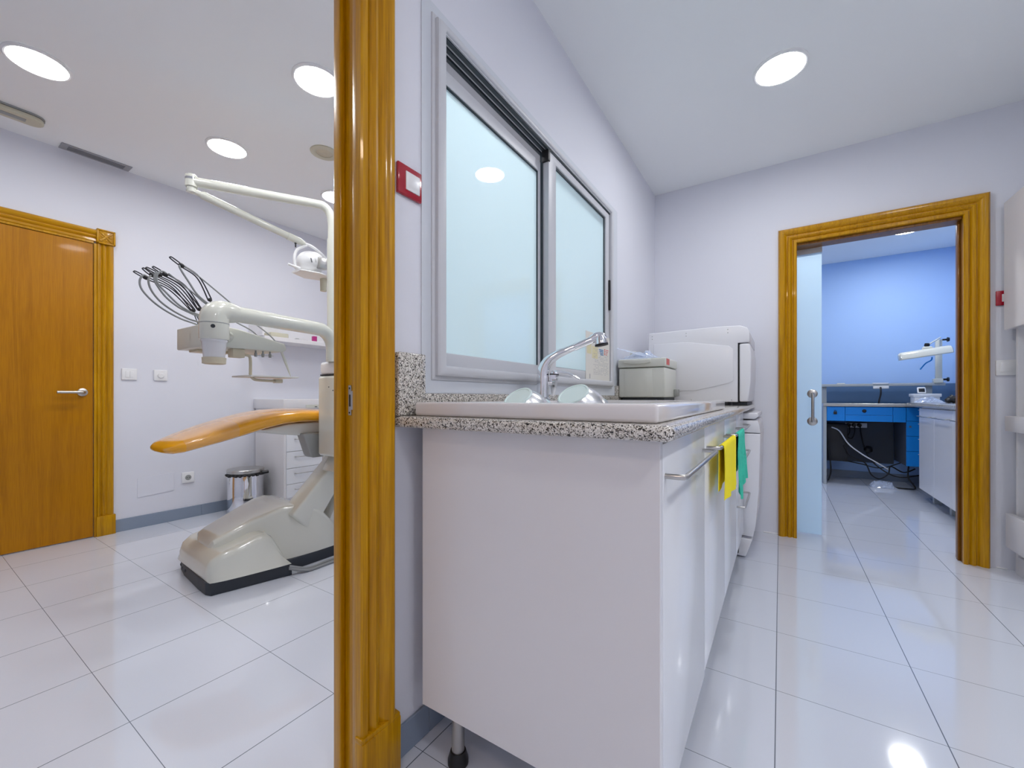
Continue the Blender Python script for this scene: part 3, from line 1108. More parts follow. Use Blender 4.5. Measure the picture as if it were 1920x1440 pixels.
lathe(b, [(0.015, -0.012), (0.0205, 0.002), (0.024, 0.022), (0.022, 0.025)], p1 + Vector((0.012, 0.006, 0.0)), dn, 20)
obj('nozzle', b, 'chrome', sprh)
b = BM(); lathe(b, [(0.0245, 0.022), (0.0245, 0.029), (0.02, 0.030)], p1 + Vector((0.012, 0.006, 0.0)), dn, 20)
obj('nozzle_ring', b, 'black', sprh, label='black nozzle ring')
b = BM()
lx, ly = FX + 0.036, FY + 0.014
lathe(b, [(0.004, 0), (0.0075, 0.012), (0.0125, 0.042), (0.0165, 0.070), (0.0165, 0.078)], (lx, ly, 0.965), (0.05, 0.03, 1), 8)
tube(b, [(FX + 0.012, FY + 0.004, 1.012), (lx, ly, 1.012)], 0.010, 12)
obj('cartridge_body', b, 'chrome', fa)
b = BM(); lathe(b, [(0.0172, 0), (0.0172, 0.004)], (lx + 0.004, ly + 0.002, 1.043), (0.05, 0.03, 1), 24)
obj('cartridge_ring', b, 'black', fa, label='black ring')
b = BM()
lathe(b, [(0.0165, 0.0), (0.015, 0.008), (0.008, 0.012)], (lx + 0.004, ly + 0.003, 1.047), (0.05, 0.03, 1), 24)
tube(b, [(lx, ly, 1.053), (lx + 0.03, ly + 0.02, 1.052), (lx + 0.06, ly + 0.035, 1.042), (lx + 0.085, ly + 0.045, 1.026)], [0.007, 0.006, 0.0055, 0.004], 12, sm=5)
obj('lever', b, 'chrome', fa)


# mixing bowls turned over on the drainer
def bowl(c, n, rb, rr, h, label):
    n = Vector(n).normalized()
    c = Vector(c)
    t = thing('mixing_bowl', label, 'bowl', c, 'steel mixing bowls upturned in the sink')
    b = BM()
    prof = []
    for k in range(11):
        f = k / 10
        prof.append((rb + (rr - rb) * math.sin(f * PI / 2) ** 0.9, -h * f))
    prof += [(rr + 0.006, -h - 0.001), (rr + 0.006, -h - 0.004), (rr - 0.003, -h - 0.003)]
    for k in range(10, -1, -1):
        f = k / 10
        prof.append((rb - 0.003 + (rr - rb) * math.sin(f * PI / 2) ** 0.9, -h * f - 0.002))
    lathe(b, prof, c, n, 36, cap=False)
    obj('bowl_body', b, 'bowl_steel', t)
    b = BM(); lathe(b, [(rb + 0.001, -0.006), (rb + 0.0025, -0.001), (rb + 0.0015, 0.0025), (rb - 0.003, 0.003), (rb - 0.004, 0.0015), (0.001, 0.0015)], c, n, 36)
    obj('base_pad', b, 'mint', t, label='pale mint non-slip base')
    return t


bowl((-0.555, 0.878, 0.9590), (-0.13, -0.60, 0.78), 0.037, 0.063, 0.056, 'steel bowl with mint base turned over in the sink, the one beside the tap foot')
bowl((-0.475, 1.035, 0.968), (-0.13, -0.58, 0.80), 0.043, 0.074, 0.066, 'larger upturned steel bowl with mint base, the one under the spray spout')
bowl((-0.50, 1.22, 0.950), (0.2, 0.3, 1.0), 0.036, 0.052, 0.048, 'small steel bowl mostly hidden behind the larger upturned bowl')

# cloths on the handles
def cloth(name, y0, y1, zt, zb_f, zb_b, m, label, cat, amp, seed, wob=0.0, bar=0.0055):
    rnd = random.Random(seed)
    t = BM()
    nu, nv = 26, 30
    ph = [rnd.uniform(0, 6) for _ in range(4)]
    xb = XFRONT + 0.036
    rows = []
    R = bar + 0.0025
    for j in range(nv + 1):
        row = []
        for i in range(nu + 1):
            u = i / nu
            v_ = j / nv
            y = y0 + (y1 - y0) * u
            zf = zb_f + wob * math.sin(u * 7 + ph[0]) + (0.02 * (1 - u) if wob == 0 else -0.04 * (1 - u))
            zk = zb_b + wob * math.sin(u * 5 + ph[1])
            if v_ < 0.45:
                f = (0.45 - v_) / 0.45
                z = zt - R * 0.0 - f * (zt - zf)
                x = xb + R + amp * f * math.sin(u * 14 + ph[2] + f * 2) + 0.004 * f
            elif v_ < 0.55:
                a = (v_ - 0.45) / 0.1 * PI
                z = zt + R * math.sin(a)
                x = xb + R * math.cos(a)
            else:
                f = (v_ - 0.55) / 0.45
                z = zt - f * (zt - zk)
                x = xb - R - min(0.018, amp) * f * (0.6 + 0.6 * math.sin(u * 11 + ph[3]))
                x = max(x, XFRONT + 0.003)
            y += wob * 0.5 * math.sin(z * 60 + ph[1]) * (1 if wob else 0)
            row.append(t.verts.new((x, y, z)))
        rows.append(row)
    for j in range(nv):
        for i in range(nu):
            t.faces.new((rows[j][i], rows[j][i + 1], rows[j + 1][i + 1], rows[j + 1][i]))
    bmesh.ops.recalc_face_normals(t, faces=t.faces[:])
    bmesh.ops.solidify(t, geom=t.faces[:], thickness=0.0015)
    return tag(obj(name, t, m, smooth=60), label, cat)


cloth('cleaning_cloth', 1.385, 1.765, 0.810, 0.630, 0.675, 'yellow', 'yellow cleaning cloth draped over the handle of a base cabinet', 'cloth', 0.004, 3)
cloth('cleaning_cloth', 1.885, 2.20, 0.808, 0.600, 0.640, 'green', 'crumpled green cleaning cloth hanging from a base cabinet handle', 'cloth', 0.011, 5, 0.014)

# dishwasher
dw = thing('dishwasher', 'white dishwasher with curved front under the far end of the worktop', 'dishwasher', (-0.45, 3.1, 0))
b = BM(); box(b, -0.80, -0.205, 2.815, 3.405, 0.02, 0.862, 0.004)
for x in (-0.75, -0.25):
    for y in (2.85, 3.37):
        lathe(b, [(0.02, 0), (0.02, 0.025)], (x, y, 0), seg=14)
obj('body', b, 'enamel', dw)
yd = lambda u, v, a: (u, a, v)
b = BM(); prism(b, [(-0.195, 0.135), (-0.195, 0.745), (-0.098, 0.745), (-0.100, 0.60), (-0.106, 0.40), (-0.122, 0.20), (-0.135, 0.135)], yd, 2.815, 3.405, 0.004, 3)
obj('door', b, 'enamel', dw)
b = BM(); prism(b, [(-0.195, 0.750), (-0.195, 0.823), (-0.112, 0.823), (-0.103, 0.80), (-0.097, 0.750)], yd, 2.815, 3.405, 0.004, 3)
obj('control_panel', b, 'enamel', dw)
b = BM(); prism(b, [(-0.215, 0.832), (-0.215, 0.866), (-0.112, 0.866), (-0.108, 0.846), (-0.125, 0.832)], yd, 2.815, 3.405, 0.003, 3)
obj('lid', b, 'enamel', dw)
b = BM(); prism(b, [(-0.235, 0.012), (-0.235, 0.118), (-0.138, 0.118), (-0.172, 0.012)], yd, 2.815, 3.405, 0.004, 3)
obj('kick_panel', b, 'enamel', dw)

# autoclave
au = thing('autoclave', 'large white box-shaped steriliser with rounded front on the worktop corner', 'steriliser', (-0.45, 3.08, 0.911))
Y0, Y1 = 2.79, 3.36
b = BM()
prism(b, [(-0.735, 0.932), (-0.735, 1.383), (-0.30, 1.392), (-0.20, 1.388), (-0.163, 1.372), (-0.150, 1.345), (-0.150, 1.285), (-0.212, 1.285), (-0.212, 0.932)], yd, Y0, Y1, 0.006, 3)
ab = obj('body', b, 'enamel', au)
b = BM()
prism(b, [(-0.205, 0.934), (-0.205, 1.280), (-0.150, 1.280), (-0.142, 1.20), (-0.145, 1.05), (-0.158, 0.934)], yd, Y0 + 0.002, Y1 - 0.002, 0.010, 4)
obj('door', b, 'enamel', au)
b = BM(); box(b, -0.2115, -0.2055, Y0 + 0.004, Y1 - 0.004, 0.934, 1.284)
obj('door_gap', b, 'black', au, smooth=0)
b = BM()
prism(b, [(-0.70, 1.00), (-0.70, 1.31), (-0.50, 1.31), (-0.26, 1.27), (-0.235, 1.25), (-0.235, 1.06), (-0.26, 1.045), (-0.45, 1.00)], lambda u, v, a: (u, a, v), Y0 - 0.004, Y0 + 0.001, 0.0035, 3)
obj('side_panel', b, 'enamel', au)
b = BM()
for x, z in ((-0.71, 1.362), (-0.71, 1.344), (-0.50, 1.366), (-0.50, 1.348), (-0.265, 1.370), (-0.265, 1.350), (-0.245, 0.944), (-0.47, 0.944)):
    b = BM(); lathe(b, [(0.0028, 0), (0.002, 0.0015)], (x, Y0, z), (0, -1, 0), 10)
    obj('screw', b, 'grey', au)
b = BM()
for x in (-0.70, -0.25):
    for y in (2.83, 3.32):
        lathe(b, [(0.018, 0), (0.018, 0.024)], (x, y, 0.911), seg=14)
box(b, -0.68, -0.165, Y0 + 0.03, Y1 - 0.02, 0.914, 0.930)
obj('feet', b, 'dark', au)

# ultrasonic cleaner
uc = thing('ultrasonic_cleaner', 'warm grey lidded bath with red sticker on the worktop before the steriliser', 'cleaner', (-0.68, 2.6, 0.911))
b = BM(); box(b, -0.815, -0.565, 2.49, 2.765, 0.9115, 0.960, 0.003)
obj('foot_tray', b, 'dark', uc)
b = BM(); box(b, -0.829, -0.556, 2.47, 2.775, 0.960, 1.135, 0.008, 3)
cb_ = obj('body', b, 'appl_grey', uc)
b = BM(); box(b, -0.79, -0.625, 2.466, 2.471, 0.965, 1.130, 0.002)
obj('front_panel', b, 'appl_grey', cb_)
b = BM(); box(b, -0.833, -0.552, 2.464, 2.78, 1.139, 1.190, 0.008, 3)
ld = obj('lid', b, 'appl_grey', uc)
b = BM(); prism(b, [(-0.79, 1.183), (-0.635, 1.183), (-0.635, 1.165), (-0.67, 1.158), (-0.755, 1.158), (-0.79, 1.165)], lambda u, v, a: (u, a, v), 2.447, 2.466, 0.003, 2)
obj('grip', b, 'appl_grey', ld)
b = BM(); box(b, -0.5522, -0.5512, 2.485, 2.56, 1.150, 1.186)
obj('sticker', b, 'red_sticker', ld, smooth=0, label='red sticker')
b = BM(); box(b, -0.80, -0.76, 2.60, 2.63, 1.19, 1.25, 0.004)
obj('display', b, 'appl_grey', uc)
b = BM(); box(b, -0.556, -0.53, 2.70, 2.74, 0.965, 1.01, 0.003)
obj('drain_bracket', b, 'grey', uc)
b = BM(); lathe(b, [(0.008, 0), (0.006, 0.006)], (-0.61, 2.49, 0.938), (0, -1, 0), 16)
obj('knob', b, 'blue_light', uc, label='blue knob')


def crumple(name, x0, x1, y0, y1, z, h, m, label, cat, seed, n=20):
    rnd = random.Random(seed)
    t = BM()
    V = []
    ph = [(rnd.uniform(10, 50), rnd.uniform(10, 50), rnd.uniform(0, 6), rnd.uniform(-1, 1)) for _ in range(7)]
    for j in range(n + 1):
        r = []
        for i in range(n + 1):
            u, v_ = i / n, j / n
            x, y = x0 + (x1 - x0) * u, y0 + (y1 - y0) * v_
            e_ = min(1, 4 * min(u, 1 - u)) * min(1, 4 * min(v_, 1 - v_))
            q = sum(abs(math.sin(x * a * 2 + y * b_ * 2 + p)) * 0.3 for a, b_, p, _ in ph) / 1.6
            ang = 0.15 * math.sin(9 * u + seed) * (y1 - y0)
            r.append(t.verts.new((x + rnd.uniform(-.004, .004) + ang, y + rnd.uniform(-.004, .004), z + 0.003 + h * e_ * q)))
        V.append(r)
    for j in range(n):
        for i in range(n):
            t.faces.new((V[j][i], V[j][i + 1], V[j + 1][i + 1], V[j + 1][i]))
    bmesh.ops.recalc_face_normals(t, faces=t.faces[:])
    bmesh.ops.solidify(t, geom=t.faces[:], thickness=0.001)
    return tag(obj(name, t, m, smooth=0), label, cat)


crumple('plastic_bag', -0.81, -0.60, 2.49, 2.72, 1.190, 0.045, 'foil', 'crumpled clear plastic wrap lying on the lid of the warm grey bath', 'plastic wrap', 4)

# ------------------------------------------------------------------ tall storage unit at the right
su = thing('storage_unit', 'tall white storage unit with open shelves at the right edge', 'storage unit', (1.3, 2.8, 0))
SY0, SY1 = 1.9, 3.36
b = BM()
box(b, 1.070, 1.594, SY1 - 0.02, SY1, 0.10, 1.35, 0.001, 1)
box(b, 1.070, 1.594, SY0, SY0 + 0.02, 0.10, 1.35, 0.001, 1)
box(b, 1.574, 1.594, SY0 + 0.02, SY1 - 0.02, 0.10, 1.35)
box(b, 1.070, 1.574, SY0 + 0.02, SY1 - 0.02, 0.12, 0.14)
box(b, 1.070, 1.574, 2.62, 2.64, 0.14, 1.35)
obj('body', b, 'white', su, smooth=0)
b = BM(); box(b, 1.050, 1.594, SY0, SY1 + 0.035, 1.335, 2.03, 0.002, 1)
obj('upper_cupboard', b, 'white', su)
for y0, y1 in ((2.66, SY1 + 0.033), (SY0 + 0.002, 2.655)):
    b = BM(); box(b, 1.036, 1.050, y0, y1, 1.33, 2.034, 0.002, 1)
    obj('door', b, 'white', su)
b = BM(); box(b, 1.036, 1.574, SY0, SY1 + 0.025, 0.775, 0.858, 0.003, 2)
obj('shelf', b, 'white', su)
for y0, y1 in ((2.66, SY1 + 0.015), (SY0, 2.655)):
    b = BM(); box(b, 1.036, 1.068, y0, y1, 0.142, 0.326, 0.003, 2)
    obj('drawer', b, 'white', su)
b = BM(); box(b, 1.075, 1.56, SY0 + 0.02, SY1 + 0.02, 0.0, 0.10, 0.002)
obj('plinth', b, 'white', su)

# ------------------------------------------------------------------ laboratory
BX0, BX1, BY0, BY1 = 0.400, 1.71, 5.72, 6.33
lb = thing('workbench', 'bright blue laboratory bench with drawers and a metal edge', 'workbench', (0.8, 6.0, 0))
b = BM(); box(b, BX0, 1.715, BY0 - 0.012, BY1, 0.862, 0.893, 0.002, 1)
obj('bench_top', b, 'bench_steel', lb)
b = BM(); box(b, BX0, BX0 + 0.03, BY0, BY1, 0.0, 0.862, 0.002, 1)
obj('side_frame', b, 'bench_grey', lb)
b = BM(); box(b, 0.432, 1.07, BY0 + 0.022, BY0 + 0.45, 0.705, 0.860)
obj('apron', b, 'bench_blue', lb, smooth=0)
b = BM(); box(b, 1.082, 1.50, BY0 + 0.022, BY1 - 0.05, 0.255, 0.860)
ped = obj('pedestal', b, 'bench_back', lb, smooth=0)
for x0, x1, z0, z1, k in ((0.432, 0.588, 0.703, 0.856, 1), (0.591, 0.975, 0.772, 0.856, 2), (0.591, 0.975, 0.703, 0.769, 0), (0.978, 1.076, 0.703, 0.856, 0)):
    b = BM(); box(b, x0, x1, BY0, BY0 + 0.021, z0, z1, 0.0015, 1)
    d = obj('drawer', b, 'bench_blue', lb)
    if k == 1:
        b = BM(); box(b, x0 + 0.058, x0 + 0.088, BY0 - 0.008, BY0, 0.775, 0.805, 0.003)
        tube(b, [(x0 + 0.066, BY0 - 0.004, 0.805), (x0 + 0.066, BY0 - 0.004, 0.818), (x0 + 0.080, BY0 - 0.004, 0.818), (x0 + 0.080, BY0 - 0.004, 0.805)], 0.002, 6)
        obj('padlock', b, 'black', d)
    if k == 2:
        b = BM(); lathe(b, [(0.018, 0), (0.018, 0.004), (0.012, 0.01)], (x0 + 0.158, BY0, 0.815), (0, -1, 0), 20)
        obj('lock', b, 'black', d)
for i, (z0, z1) in enumerate(((0.718, 0.856), (0.565, 0.715), (0.412, 0.562), (0.257, 0.409))):
    b = BM(); box(b, 1.080, 1.50, BY0, BY0 + 0.021, z0, z1, 0.0015, 1)
    d = obj('drawer', b, 'bench_blue', lb)
    b = BM()
    box(b, 1.165, 1.30, BY0 - 0.018, BY0, z1 - 0.028, z1 - 0.022, 0.002)
    obj('handle', b, 'plastic_white', d)
    if i == 1:
        b = BM(); lathe(b, [(0.009, 0), (0.009, 0.006)], (1.108, BY0, 0.66), (0, -1, 0), 14)
        obj('lock', b, 'steel', d)
b = BM(); box(b, 0.66, 1.08, BY1 - 0.04, BY1 - 0.02, 0.20, 0.70)
obj('back_panel', b, 'bench_back', lb, smooth=0)
b = BM()
box(b, BX0, 1.42, 5.98, 6.20, 1.086, 1.106, 0.003)
box(b, BX0 - 0.002, 1.422, 5.972, 5.982, 1.082, 1.112, 0.002)
ra = obj('upper_shelf', b, 'bench_grey', lb)
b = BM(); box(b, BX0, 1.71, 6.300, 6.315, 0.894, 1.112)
obj('shelf_shade_panel', b, 'shelf_shade', lb, smooth=0)  # added sheet, its colour stands in for the shelf's shadow on the wall
for x in (BX0 + 0.002, 1.285):
    b = BM(); box(b, x, x + 0.05, 6.02, 6.05, 0.893, 1.086, 0.002)
    obj('shelf_post', b, 'bench_grey', lb)
b = BM()
box(b, 0.855, 0.985, 5.955, 5.971, 1.054, 1.082, 0.003)
box(b, 0.855, 0.985, 5.965, 6.02, 1.106, 1.118, 0.003)
so = obj('shelf_socket', b, 'plastic_white', lb, label='white socket block')
b = BM()
tube(b, [(0.915, 5.95, 1.068), (0.915, 5.93, 1.05), (0.913, 5.93, 0.99), (0.905, 5.95, 0.93), (0.905, 5.98, 0.895)], 0.008, 10, sm=5)
tag(obj('hanging_cable', b, 'black'), 'short black cord dropping from the shelf socket to the bench top', 'cord')
b = BM(); box(b, 0.545, 0.62, 6.0, 6.05, 1.106, 1.122, 0.006, 3)
tag(obj('soap_bar', b, 'ivory'), 'small cream block lying on the shelf over the blue bench', 'block')

# desk lamp of the laboratory
dl = thing('bench_lamp', 'white jointed bench lamp with long tubular head and upright post', 'lamp', (1.37, 6.0, 1.106))
b = BM(); box(b, 1.352, 1.402, 5.985, 6.02, 1.15, 1.56, 0.004)
pst = obj('post', b, 'ivory', dl)
b = BM(); box(b, 1.335, 1.405, 5.96, 6.04, 1.106, 1.155, 0.008, 3)
obj('clamp', b, 'ivory', dl)
b = BM(); lathe(b, [(0.010, 0), (0.010, 0.03), (0.022, 0.035), (0.022, 0.048)], (1.403, 5.99, 1.145), (1, 0, 0), 16)
obj('clamp_knob', b, 'black', dl)
b = BM(); lathe(b, [(0.009, 0), (0.009, 0.03), (0.024, 0.035), (0.02, 0.05)], (1.403, 5.99, 1.555), (1, 0, 0), 16)
obj('joint_knob', b, 'black', dl)
b = BM(); tube(b, [(1.385, 5.98, 1.578), (1.27, 5.80, 1.505), (1.245, 5.77, 1.49)], 0.008, 10)
obj('arm', b, 'ivory', dl)
b = BM(); lathe(b, [(0.016, 0), (0.022, 0.015), (0.018, 0.035)], (1.235, 5.75, 1.468), (0.1, 0, 1), 16)
obj('swivel', b, 'black', dl)
# trough-shaped head
d_ = Vector((1.0, 0.0, 0.115)).normalized()
b = BM()
prof = [(-0.060, -0.030), (-0.055, -0.038), (0.055, -0.038), (0.060, -0.030), (0.052, 0.012), (0.03, 0.035), (0.0, 0.042), (-0.03, 0.035), (-0.052, 0.012)]
A = Vector((1.022, 5.74, 1.375)); Bp = Vector((1.415, 5.74, 1.435))
rings = []
for f, sc_ in ((0, 0.55), (0.03, 0.9), (0.08, 1.0), (0.5, 1.0), (0.92, 1.0), (0.97, 0.9), (1.0, 0.55)):
    p = A + (Bp - A) * f
    rings.append([(p.x - q[1] * 0.12, p.y + q[0] * sc_, p.z + q[1] * (sc_ if q[1] > 0 else 1) + 0.0) for q in prof])
loft(b, rings)
hd = obj('lamp_head', b, 'ivory', dl)
b = BM(); box(b, 1.20, 1.275, 5.72, 5.78, 1.435, 1.470, 0.012, 3)
obj('head_mount', b, 'ivory', hd)
b = BM(); tube(b, [(1.28, 5.78, 1.365), (1.275, 5.78, 1.335), (1.235, 5.78, 1.305), (1.21, 5.80, 1.265), (1.20, 5.81, 1.245)], 0.006, 8, sm=5)
obj('cable', b, 'bench_blue', dl, label='dark blue lamp cable')

# scale box, plastic, black bag on the bench corner
sb = thing('bench_scale', 'white bench scale with tilted round display by the bench corner', 'scale', (1.15, 5.55, 0.903))
b = BM(); box(b, 1.088, 1.285, 5.50, 5.68, 0.965, 0.995, 0.005)
box(b, 1.098, 1.275, 5.51, 5.67, 0.9055, 0.966, 0.003)
obj('body', b, 'plastic_white', sb)
b = BM(); obox(b, (1.165, 5.60, 1.030), (0.062, 0.02, 0.062), Matrix.Rotation(-0.35, 3, 'X'), 0.009, 4)
dp = obj('display', b, 'plastic_white', sb)
b = BM(); obox(b, (1.165, 5.590, 1.030), (0.044, 0.008, 0.038), Matrix.Rotation(-0.35, 3, 'X'), 0.003, 2)
obj('screen', b, 'black', dp)

# white cabinet with granite top in the laboratory
lt = thing('worktop', 'speckled granite worktop over the white laboratory cabinet', 'worktop', (1.4, 4.8, 0.865))
b = BM(); box(b, 1.075, 1.718, 3.95, 5.705, 0.866, 0.9055, 0.006, 3)
obj('slab', b, 'granite', lt)
lc = thing('laboratory_cabinet', 'white laboratory cabinet with wire handles under the granite top', 'cabinet', (1.4, 4.6, 0))
b = BM(); box(b, 1.118, 1.70, 3.98, 5.35, 0.112, 0.864)
obj('body', b, 'white', lc, smooth=0)
for y0, y1 in ((4.905, 5.352), (4.45, 4.902), (3.98, 4.447)):
    b = BM(); box(b, 1.098, 1.117, y0, y1, 0.105, 0.858, 0.0015, 1)
    d = obj('door', b, 'white', lc)
    b = BM(); handle(b, y0 + 0.06, y1 - 0.06, 0.785, 1.098, 0.03, 0.004, -1)
    obj('handle', b, 'steel', d)
for y in (5.2, 4.75, 4.2):
    b = BM(); box(b, 1.16, 1.21, y - 0.025, y + 0.025, 0.0, 0.111, 0.003)
    obj('leg', b, 'bench_grey', lc)

# things below the bench
ps = thing('power_strip', 'white power strip with three black plugs under the blue bench', 'power strip', (0.74, 6.28, 0.6))
b = BM(); box(b, 0.645, 0.845, 6.252, 6.288, 0.605, 0.66, 0.004)
obj('strip_body', b, 'plastic_white', ps)
for k in range(3):
    b = BM(); lathe(b, [(0.022, 0), (0.022, 0.02), (0.014, 0.035)], (0.677 + k * 0.048, 6.252, 0.634), (0, -1, 0), 18)
    obj('plug', b, 'black', ps)
b = BM(); box(b, 0.445, 0.635, 5.95, 6.30, 0.235, 0.655, 0.004)
pc = tag(obj('computer_case', b, 'black'), 'black box hung under the left end of the blue bench', 'computer')


def wire(pts, r, m, label, cat='cable'):
    b = BM(); tube(b, pts, r, 8, sm=8)
    return tag(obj('cable', b, m, smooth=60), label, cat, 'cables under the blue bench')


wire([(0.677, 6.21, 0.63), (0.68, 6.18, 0.56), (0.66, 6.18, 0.50), (0.70, 6.20, 0.48), (0.727, 6.21, 0.55), (0.727, 6.20, 0.62)], 0.006, 'black', 'black cable looping between two plugs of the power strip')
wire([(0.775, 6.21, 0.63), (0.78, 6.18, 0.54), (0.80, 6.16, 0.42), (0.83, 6.12, 0.30), (0.90, 6.1, 0.20), (1.0, 6.05, 0.12), (1.1, 6.0, 0.10), (1.25, 6.0, 0.14)], 0.0065, 'black', 'black cable running from the third plug down to the right')
wire([(0.49, 5.93, 0.62), (0.56, 5.92, 0.58), (0.64, 5.92, 0.44), (0.76, 5.92, 0.33), (0.88, 5.92, 0.25), (0.98, 5.92, 0.18)], 0.007, 'plastic_white', 'white cable crossing diagonally under the bench')
wire([(0.60, 5.94, 0.42), (0.66, 5.93, 0.30), (0.78, 5.92, 0.24), (0.83, 5.9, 0.12), (0.90, 5.9, 0.08), (0.97, 5.9, 0.14), (0.99, 5.9, 0.22), (1.10, 5.95, 0.16), (1.2, 6.0, 0.2)], 0.0065, 'black', 'black cable sagging in a loop above the floor')
wire([(0.44, 5.92, 0.50), (0.47, 5.9, 0.30), (0.48, 5.88, 0.12), (0.455, 5.86, 0.02)], 0.007, 'black', 'black cable hanging beside the grey bench leg')
wire([(0.62, 6.2, 0.22), (0.78, 6.2, 0.19), (0.95, 6.18, 0.16), (1.12, 6.15, 0.24)], 0.0055, 'black', 'thin black cable stretched low along the wall')
wire([(1.13, 5.9, 0.24), (1.12, 5.86, 0.12), (1.17, 5.84, 0.02), (1.10, 5.82, 0.010), (1.0, 5.84, 0.010)], 0.007, 'black', 'black cable dropping to the floor by the plastic bag')
b = BM(); lathe(b, [(0.004, 0), (0.03, 0.012), (0.042, 0.04), (0.03, 0.075), (0.006, 0.085)], (0.83, 6.15, 0.33), (0.2, -0.6, 1), 14)
tag(obj('transformer_plug', b, 'black'), 'black bunched adapter hanging among the cables', 'adapter')
crumple('plastic_bag', 0.81, 1.05, 5.78, 5.93, 0.0, 0.055, 'foil', 'crumpled clear plastic bag on the floor under the blue bench', 'plastic bag', 9)
crumple('plastic_bag', 1.10, 1.28, 5.40, 5.50, 0.906, 0.05, 'foil', 'crumpled clear plastic bag in front of the bench scale', 'plastic bag', 11)
b = BM()
for (x, y, z, r) in ((1.345, 5.45, 0.945, 0.038), (1.385, 5.47, 0.935, 0.03), (1.315, 5.44, 0.932, 0.026), (1.41, 5.42, 0.925, 0.02)):
    g = bmesh.ops.create_icosphere(b, subdivisions=3, radius=r)
    for v_ in g['verts']:
        v_.co = v_.co * (1 + 0.12 * math.sin(v_.co.x * 160) * math.sin(v_.co.z * 130)) + Vector((x, y, z))
tag(obj('rolled_cable', b, 'black'), 'bundle of black cable lying on the granite top beside the scale', 'cable bundle')

# ------------------------------------------------------------------ surgery furniture
sc_b = thing('drawer_cabinet', 'white drawer cabinet against the surgery wall behind the steel bin', 'cabinet', (-3.7, 2.3, 0))
CYA, CYB = 1.84, 3.1
b = BM()
box(b, XB + 0.012, -3.472, CYA, CYA + 0.02, 0.0, 0.86, 0.001, 1)
box(b, XB + 0.012, -3.485, CYA + 0.02, CYB, 0.10, 0.86)
box(b, XB + 0.012, -3.54, CYA + 0.02, CYB, 0.0, 0.10)
obj('body', b, 'white', sc_b, smooth=0)
for c0, c1 in ((1.862, 2.28), (2.284, 2.69), (2.694, 3.1)):
    for z0, z1 in ((0.652, 0.795), (0.502, 0.648), (0.360, 0.498), (0.226, 0.356), (0.112, 0.222)):
        b = BM(); box(b, -3.484, -3.468, c0, c1 - 0.002, z0, z1, 0.001, 1)
        d = obj('drawer', b, 'gloss_white', sc_b)
        b = BM(); handle(b, c0 + 0.07, c1 - 0.075, z1 - 0.045, -3.468, 0.026, 0.0035)
        obj('handle', b, 'steel', d)
b = BM(); box(b, XB + 0.002, -3.455, 1.828, 3.12, 0.861, 0.944, 0.003)
ct = obj('top', b, 'white', sc_b)
b = BM(); box(b, -3.4555, -3.452, 2.02, 3.0, 0.868, 0.895)
obj('cream_strip', b, 'ivory', ct, smooth=0)
b = BM()
for y in (2.1, 2.30, 2.50):
    box(b, -3.4525, -3.450, y, y + 0.022, 0.873, 0.88)
obj('catches', b, 'dark', ct, smooth=0)

sh = thing('wall_shelf', 'white wall shelf with raised back above the surgery drawer cabinet', 'shelf', (-3.85, 2.4, 1.45))
b = BM(); box(b, XB + 0.001, -3.70, 1.80, 3.1, 1.455, 1.492, 0.002, 1)
obj('board', b, 'white', sh)
b = BM(); box(b, XB + 0.001, XB + 0.02, 1.79, 3.1, 1.493, 1.622, 0.002, 1)
box(b, XB + 0.02, -3.72, 1.79, 1.805, 1.493, 1.60, 0.002, 1)
obj('back_board', b, 'white', sh)
b = BM(); box(b, -3.80, -3.765, 2.28, 2.315, 1.4925, 1.55, 0.002)
tag(obj('small_box', b, 'magenta'), 'small magenta and white box on the surgery wall shelf', 'box')
b = BM(); box(b, -3.78, -3.74, 2.10, 2.125, 1.4925, 1.506, 0.003); tube(b, [(-3.76, 2.12, 1.499), (-3.76, 2.22, 1.499)], 0.003, 8)
tag(obj('hand_instrument', b, 'grey'), 'small grey instrument lying on the surgery wall shelf', 'instrument')
b = BM(); box(b, -3.93, -3.80, 1.90, 2.06, 1.4925, 1.545, 0.01, 3)
tag(obj('glove_box', b, 'cream_lamp'), 'low cream carton on the surgery wall shelf', 'carton')

# pedal bin
bn = thing('pedal_bin', 'polished steel pedal bin with black bag edge by the drawer cabinet', 'bin', (-3.745, 1.68, 0))
b = BM(); lathe(b, [(0.128, 0.008), (0.130, 0.02), (0.130, 0.315), (0.127, 0.32)], (-3.745, 1.67, 0), seg=48)
obj('bin_body', b, 'chrome', bn)
b = BM(); lathe(b, [(0.126, 0.0), (0.131, 0.002), (0.131, 0.012), (0.127, 0.014)], (-3.745, 1.67, 0), seg=48)
obj('bottom_ring', b, 'black', bn)
b = BM()
lathe(b, [(0.129, 0.318), (0.134, 0.322), (0.136, 0.332), (0.130, 0.338)], (-3.745, 1.67, 0), seg=48)
for k in range(26):
    a = k / 26 * 2 * PI
    r = 0.133
    g = bmesh.ops.create_icosphere(b, subdivisions=2, radius=0.010)
    for v_ in g['verts']:
        v_.co = v_.co * Vector((1.2, 1.2, 0.9 + 0.5 * random.random())) * 1.0 + Vector((-3.745 + r * math.cos(a), 1.67 + r * math.sin(a), 0.322 - random.random() * 0.008)) if False else \
            Vector((v_.co.x * 1.2, v_.co.y * 1.2, v_.co.z * 0.9)) + Vector((-3.745 + r * math.cos(a), 1.67 + r * math.sin(a), 0.322 - 0.004 * math.sin(k * 2.3)))
tube(b, [(-3.64, 1.75, 0.33), (-3.625, 1.775, 0.333), (-3.62, 1.79, 0.335)], 0.014, 10)
obj('bag_edge', b, 'black', bn, label='black bin bag edge')
